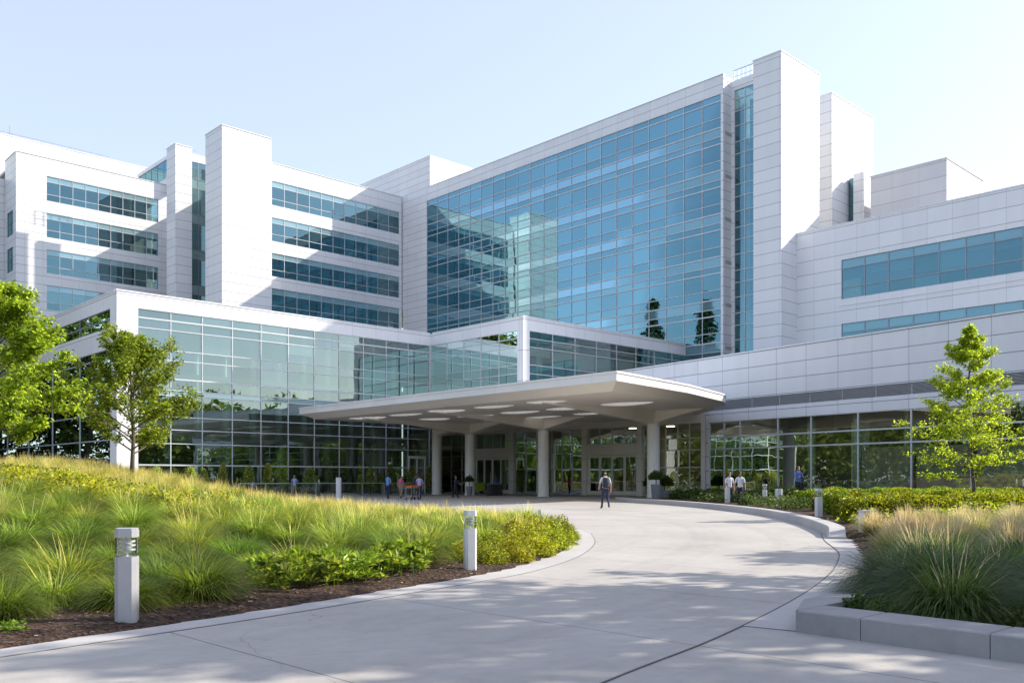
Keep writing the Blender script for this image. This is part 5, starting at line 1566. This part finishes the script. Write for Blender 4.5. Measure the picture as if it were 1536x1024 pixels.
# ================================================================== PEOPLE
def cloth(name, c): return simple(name, c, .85, var=.12, scale=6)
skin_l = simple("skin_light", (.48, .28, .20), .5, var=.05); skin_d = simple("skin_tan", (.30, .16, .10), .5, var=.05)
shoe = simple("shoe_dark", (.03, .025, .022), .5)
def person(label, loc, rz, H, top, pants, skin, hair=None, stride=.0, arms=((.12, .1), (.12, .1)), sleeve=.55, group="people around the entrance", shoes=None, sit=False, bow=0.0, leanx=0.0):
    """one continuous skinned body; arms = (forward swing, elbow bend) per side, walking along local -Y"""
    t_ = thing("person", label, "person", loc, rz, group)
    J = {}; E = []
    def j(n_, p_, r_): J[n_] = (Vector(p_), r_)
    zh = .94
    if sit: zh = .52
    j("pelvis", (0, 0, zh), (.155, .115)); j("waist", (0, -.0 - bow * .1, zh + .17), (.135, .10)); j("chest", (leanx * .5, -bow * .3, zh + .36), (.165, .115)); j("neckb", (leanx, -bow * .5, zh + .53), (.075, .07))
    j("neck", (leanx, -.015 - bow * .6, zh + .585), (.055, .055)); j("jaw", (leanx, -.04 - bow * .7, zh + .635), (.064, .072)); j("head", (leanx, -.025 - bow * .75, zh + .715), (.078, .094)); j("crown", (leanx, -.01 - bow * .75, zh + .785), (.055, .066)); j("nose", (leanx, -.115 - bow * .75, zh + .685), (.012, .014))
    E += [("pelvis", "waist"), ("waist", "chest"), ("chest", "neckb"), ("neckb", "neck"), ("neck", "jaw"), ("jaw", "head"), ("head", "crown"), ("head", "nose")]
    for sgn, nm in ((-1, "l"), (1, "r")):
        fw, bend = arms[0 if sgn < 0 else 1]
        sh = Vector((sgn * .185 + leanx * .9, -bow * .45, zh + .485))
        j("sh" + nm, sh, (.062, .062))
        el = sh + Vector((sgn * .055, -math.sin(fw) * .285, -math.cos(fw) * .285)); j("el" + nm, el, (.042, .042))
        a2 = fw + bend
        wr = el + Vector((sgn * -.005, -math.sin(a2) * .25, -math.cos(a2) * .25)); j("wr" + nm, wr, (.028, .026))
        dr = Vector((0, -math.sin(a2 + .15), -math.cos(a2 + .15)))
        pm = wr + dr * .075; j("pm" + nm, pm, (.034, .020))
        E += [("neckb", "sh" + nm), ("sh" + nm, "el" + nm), ("el" + nm, "wr" + nm), ("wr" + nm, "pm" + nm)]
        for q in range(4):
            o_ = Vector((0, 1, 0)).cross(Vector((1, 0, 0)))
            sp = Vector((0, math.cos(a2), -math.sin(a2))) * (.022 * (q - 1.5))
            ln_ = (.072, .082, .078, .062)[q]
            k1 = pm + sp + dr * .03; k2 = k1 + (dr + Vector((-sgn * .35, 0, 0))).normalized() * ln_ * .7
            j(f"f{q}{nm}", k1, (.009, .009)); j(f"g{q}{nm}", k2, (.008, .008)); E += [("pm" + nm, f"f{q}{nm}"), (f"f{q}{nm}", f"g{q}{nm}")]
        th_ = wr + dr * .03 + Vector((0, -math.cos(a2) * .035, math.sin(a2) * .035)); th2 = th_ + (dr + Vector((0, -math.cos(a2) * .5, 0))).normalized() * .05
        j("th" + nm, th_, (.011, .011)); j("tt" + nm, th2, (.009, .009)); E += [("wr" + nm, "th" + nm), ("th" + nm, "tt" + nm)]
        st = stride * sgn
        hip = Vector((sgn * .09, 0, zh - .06)); j("hp" + nm, hip, (.10, .10))
        if sit:
            kn = Vector((sgn * .13, -.42, .50)); an = Vector((sgn * .13, -.42, .085))
        else:
            kn = hip + Vector((sgn * .012, -math.sin(st) * .42 - (.05 if st < 0 else .02), -math.cos(st) * .42))
            bk = .35 if st < -.05 else .0
            an = kn + Vector((0, math.sin(bk - st * .9) * .40, -math.cos(bk - st * .9) * .40))
            an.z = max(an.z, .075)
        toe = an + Vector((sgn * .02, -.16, -.045)); toe.z = max(.03, toe.z)
        heel = an + Vector((0, .045, -.04)); heel.z = max(.03, heel.z)
        j("kn" + nm, kn, (.062, .062)); j("an" + nm, an, (.042, .046)); j("to" + nm, toe, (.040, .030)); j("he" + nm, heel, (.036, .034))
        E += [("pelvis", "hp" + nm), ("hp" + nm, "kn" + nm), ("kn" + nm, "an" + nm), ("an" + nm, "to" + nm), ("an" + nm, "he" + nm)]
    names = list(J); idx = {n_: i for i, n_ in enumerate(names)}
    me = bpy.data.meshes.new("body_cage"); me.from_pydata([tuple(J[n_][0]) for n_ in names], [(idx[a], idx[b]) for a, b in E], [])
    tmp = bpy.data.objects.new("body_cage", me); col.objects.link(tmp)
    tmp.modifiers.new("skin", "SKIN")
    sub = tmp.modifiers.new("sub", "SUBSURF"); sub.levels = 2; sub.render_levels = 2
    sv = me.skin_vertices[0].data
    for n_, i in idx.items(): sv[i].radius = J[n_][1]; sv[i].use_root = (n_ == "pelvis")
    dg = bpy.context.evaluated_depsgraph_get()
    body = bpy.data.meshes.new_from_object(tmp.evaluated_get(dg)); body.name = "body"
    bpy.data.objects.remove(tmp); 
    mats = [skin, top, pants, shoes or shoe]
    body.materials.clear()
    for m_ in mats: body.materials.append(m_)
    segs = [(J[a][0], J[b][0], a, b) for a, b in E]
    mi = []
    for f_ in body.polygons:
        c_ = f_.center; best = None
        for a, b, na, nb in segs:
            ab = b - a; t = max(0, min(1, (c_ - a).dot(ab) / max(1e-9, ab.dot(ab)))); dd = (a + ab * t - c_).length
            if best is None or dd < best[0]: best = (dd, na, nb, t)
        _, na, nb, t = best; k = 0
        if nb in ("waist", "chest", "neckb"): k = 1 if not (nb == "waist" and t < .2) else 2
        elif nb[:2] == "sh": k = 1
        elif nb[:2] == "el": k = 1 if t < sleeve * 1.6 else 0
        elif nb[:2] == "wr": k = 1 if sleeve > .9 and t < .92 else 0
        elif nb[:2] in ("hp", "kn"): k = 2
        elif nb[:2] == "an": k = 2 if t < .93 else 3
        elif nb[:2] in ("to", "he"): k = 3
        if nb == "neckb" and t > .9: k = 0
        mi.append(k)
    body.polygons.foreach_set("material_index", mi); body.polygons.foreach_set("use_smooth", [True] * len(mi))
    link("body", body, t_)
    s = H / (zh + .85) if not sit else H / 1.79
    t_.scale = (s, s, s)
    if hair is not None:
        hp = J["head"][0]; mb = MB()
        rings = []
        for i in range(7):
            a = (i / 6) * math.pi * .58
            rings.append([(hp.x + math.sin(a) * .093 * math.cos(w_), hp.y + .022 + math.sin(a) * .108 * math.sin(w_) - .012 * (i < 3), hp.z + .035 + math.cos(a) * .10 - (.03 if math.sin(w_) > .2 and i > 4 else 0)) for w_ in [2 * math.pi * q / 14 for q in range(14)]])
        for a, b in zip(rings, rings[1:]):
            for q in range(14):
                q2 = (q + 1) % 14
                if b is rings[-1] and math.sin(2 * math.pi * q / 14) < -.35: continue
                mb.quad(a[q], b[q], b[q2], a[q2])
        mb.build("hair", hair, t_, True)
    return t_
h_dark = simple("hair_dark", (.03, .022, .018), .6); h_brown = simple("hair_brown", (.10, .06, .035), .6); h_grey = simple("hair_grey", (.30, .28, .26), .6)
white = cloth("white_shirt", (.74, .74, .76)); navy = cloth("navy_trousers", (.028, .035, .075)); black = cloth("black_trousers", (.02, .02, .022)); khaki = cloth("khaki_trousers", (.32, .26, .18))
blue = cloth("blue_shirt", (.09, .17, .42)); lav = cloth("lavender_shirt", (.46, .42, .66)); red = cloth("red_shirt", (.45, .06, .08)); pink = cloth("patterned_pink_shirt", (.55, .14, .20)); dkb = cloth("dark_jacket", (.03, .035, .05)); teal = cloth("sky_blue_shirt", (.14, .30, .55)); lblue = cloth("pale_blue_shirt", (.34, .42, .66))
def ppos(px, d, z=0): p = at(px, d); return (p.x, p.y, z)
AWAY = math.pi
pa = person("person seen from behind walking to the doors with a dark backpack over a white shirt", ppos(908, 41.5), AWAY + .15, 1.78, white, navy, skin_l, None, .30, ((-.25, .2), (.35, .5)), .5)
# backpack, worn but its own thing
bp_ = thing("backpack", "dark backpack worn by the person walking toward the doors", "backpack", ppos(908, 41.5), AWAY + .15)
mb = MB()
sec = [(.98, .12, .10), (1.05, .155, .17), (1.25, .16, .18), (1.42, .14, .14), (1.47, .10, .09)]
rings = [[(math.cos(w_) * rx if abs(math.cos(w_)) < .75 else math.copysign(rx, math.cos(w_)), .115 + max(0, math.sin(w_)) * ry, z) for w_ in [2 * math.pi * q / 16 for q in range(16)]] for z, rx, ry in sec]
for a, b in zip(rings, rings[1:]):
    for q in range(16): mb.quad(a[q], a[(q + 1) % 16], b[(q + 1) % 16], b[q])
mb.poly(rings[-1]); mb.poly(rings[0][::-1])
mb.build("pack", dkb, bp_, True)
for sx in (-1, 1):
    mb = MB(); mb.tube([(sx * .11, .12, 1.44), (sx * .125, .02, 1.50), (sx * .13, -.11, 1.40), (sx * .14, -.125, 1.2), (sx * .15, .03, 1.06)], .018, 6); mb.build("strap", dkb, bp_)
px1 = person("person in a white polo and dark trousers standing left of a matching companion", ppos(1094, 47), .2, 1.76, white, navy, skin_l, h_brown, .12, ((.15, .3), (.05, .15)), .5)
px2 = person("person in a white shirt and navy trousers walking right of a matching companion", ppos(1110, 46.6), -.1, 1.78, white, navy, skin_d, h_dark, .22, ((-.1, .2), (.25, .3)), .5)
p = at(1197, 45.5); person("person in a dark blue patterned shirt standing behind the clipped hedges", (p.x, p.y, zr(p.x, p.y)), .3, 1.78, blue, black, skin_l, h_brown, .05, ((.5, 1.2), (.5, 1.3)), 1.0)
person("person in a sky blue shirt and navy trousers standing left of the entrance", ppos(582, 63), 2.6, 1.76, teal, navy, skin_d, h_dark, .08, ((.2, .6), (.6, .9)), .6)
person("person in a patterned pink shirt and khaki trousers beside the one in sky blue", ppos(601, 65), AWAY - .5, 1.66, pink, khaki, skin_l, h_brown, .16, ((.1, .3), (-.1, .2)), .6)
person("person in a dark jacket leaning over behind the trolley", ppos(620, 62), 1.9, 1.76, dkb, black, skin_l, h_dark, .1, ((.8, .6), (.8, .5)), 1.0, bow=.25)
person("person in a lavender shirt and navy trousers seen from behind at the trolley", ppos(629, 61), AWAY, 1.68, lav, navy, skin_l, h_dark, .08, ((.2, .4), (.5, .8)), .6)
person("person in dark clothes reaching sideways between the two leftmost columns", ppos(683, 66), 1.4, 1.68, dkb, black, skin_l, h_dark, .18, ((.6, .6), (1.0, .3)), 1.0)
person("person in a blue jacket at the left entrance doors", (FE.xy(tE(757), 1.1).x, FE.xy(tE(757), 1.1).y, 0), AWAY + .3, 1.75, blue, navy, skin_l, h_brown, .15, ((.1, .3), (.1, .2)), 1.0)
person("person in a red top by the glazing between the columns and right doors", (FE.xy(tE(836), 1.3).x, FE.xy(tE(836), 1.3).y, 0), .6, 1.72, red, navy, skin_l, h_brown, .1, ((.1, .2), (.2, .3)), 1.0)
person("person in a pale lavender shirt standing at the glass guard rail", (Pr.xy(FA.t(412), .6).x, Pr.xy(FA.t(412), .6).y, 0), AWAY, 1.70, lblue, khaki, skin_l, h_grey, .05, ((.3, .8), (.3, .8)), .6)
person("person in a white top and grey trousers behind the guard rail post", (FA.xy(FA.t(463), 1.6).x, FA.xy(FA.t(463), 1.6).y, 0), 1.8, 1.6, white, cloth("grey_trousers", (.3, .32, .34)), skin_l, h_brown, .1, ((.3, .5), (.1, .3)), .6)
p = FA.xy(FA.t(361), 2.0)
person("person in a pale blue top and red trousers sitting on the stone bench", (p.x, p.y, 0), 1.0, 1.72, lblue, red, skin_l, h_brown, 0, ((.5, .9), (.6, .8)), .6, sit=True)
# trolley between the pair left of the entrance
p = ppos(619, 60.4)
t_ = thing("trolley", "small trolley carrying an orange tray between two people left of the entrance", "trolley", p, 1.0)
mb = MB(); mb.box(-.45, .45, -.25, .25, .80, .83); mb.box(-.45, .45, -.25, .25, .25, .28)
for sx in (-.42, .42):
    for sy in (-.22, .22): mb.tube([(sx, sy, .1), (sx, sy, .80)], .015, 6)
mb.build("frame", M["steel"], t_)
for sx in (-.42, .42):
    for sy in (-.22, .22):
        mb = MB(); mb.tube([(sx, sy - .02, .06), (sx, sy + .02, .06)], .06, 10); mb.build("wheel", M["dark"], t_)
t2 = thing("serving_tray", "orange tray of goods on top of the small trolley", "tray", (p[0], p[1], .832), 1.0)
mb = MB(); mb.hexa([(-.38, -.2, 0), (.38, -.2, 0), (.38, .2, 0), (-.38, .2, 0), (-.42, -.23, .14), (.42, -.23, .14), (.42, .23, .14), (-.42, .23, .14)]); mb.build("tray", simple("orange_plastic", (.75, .16, .03), .5), t2)
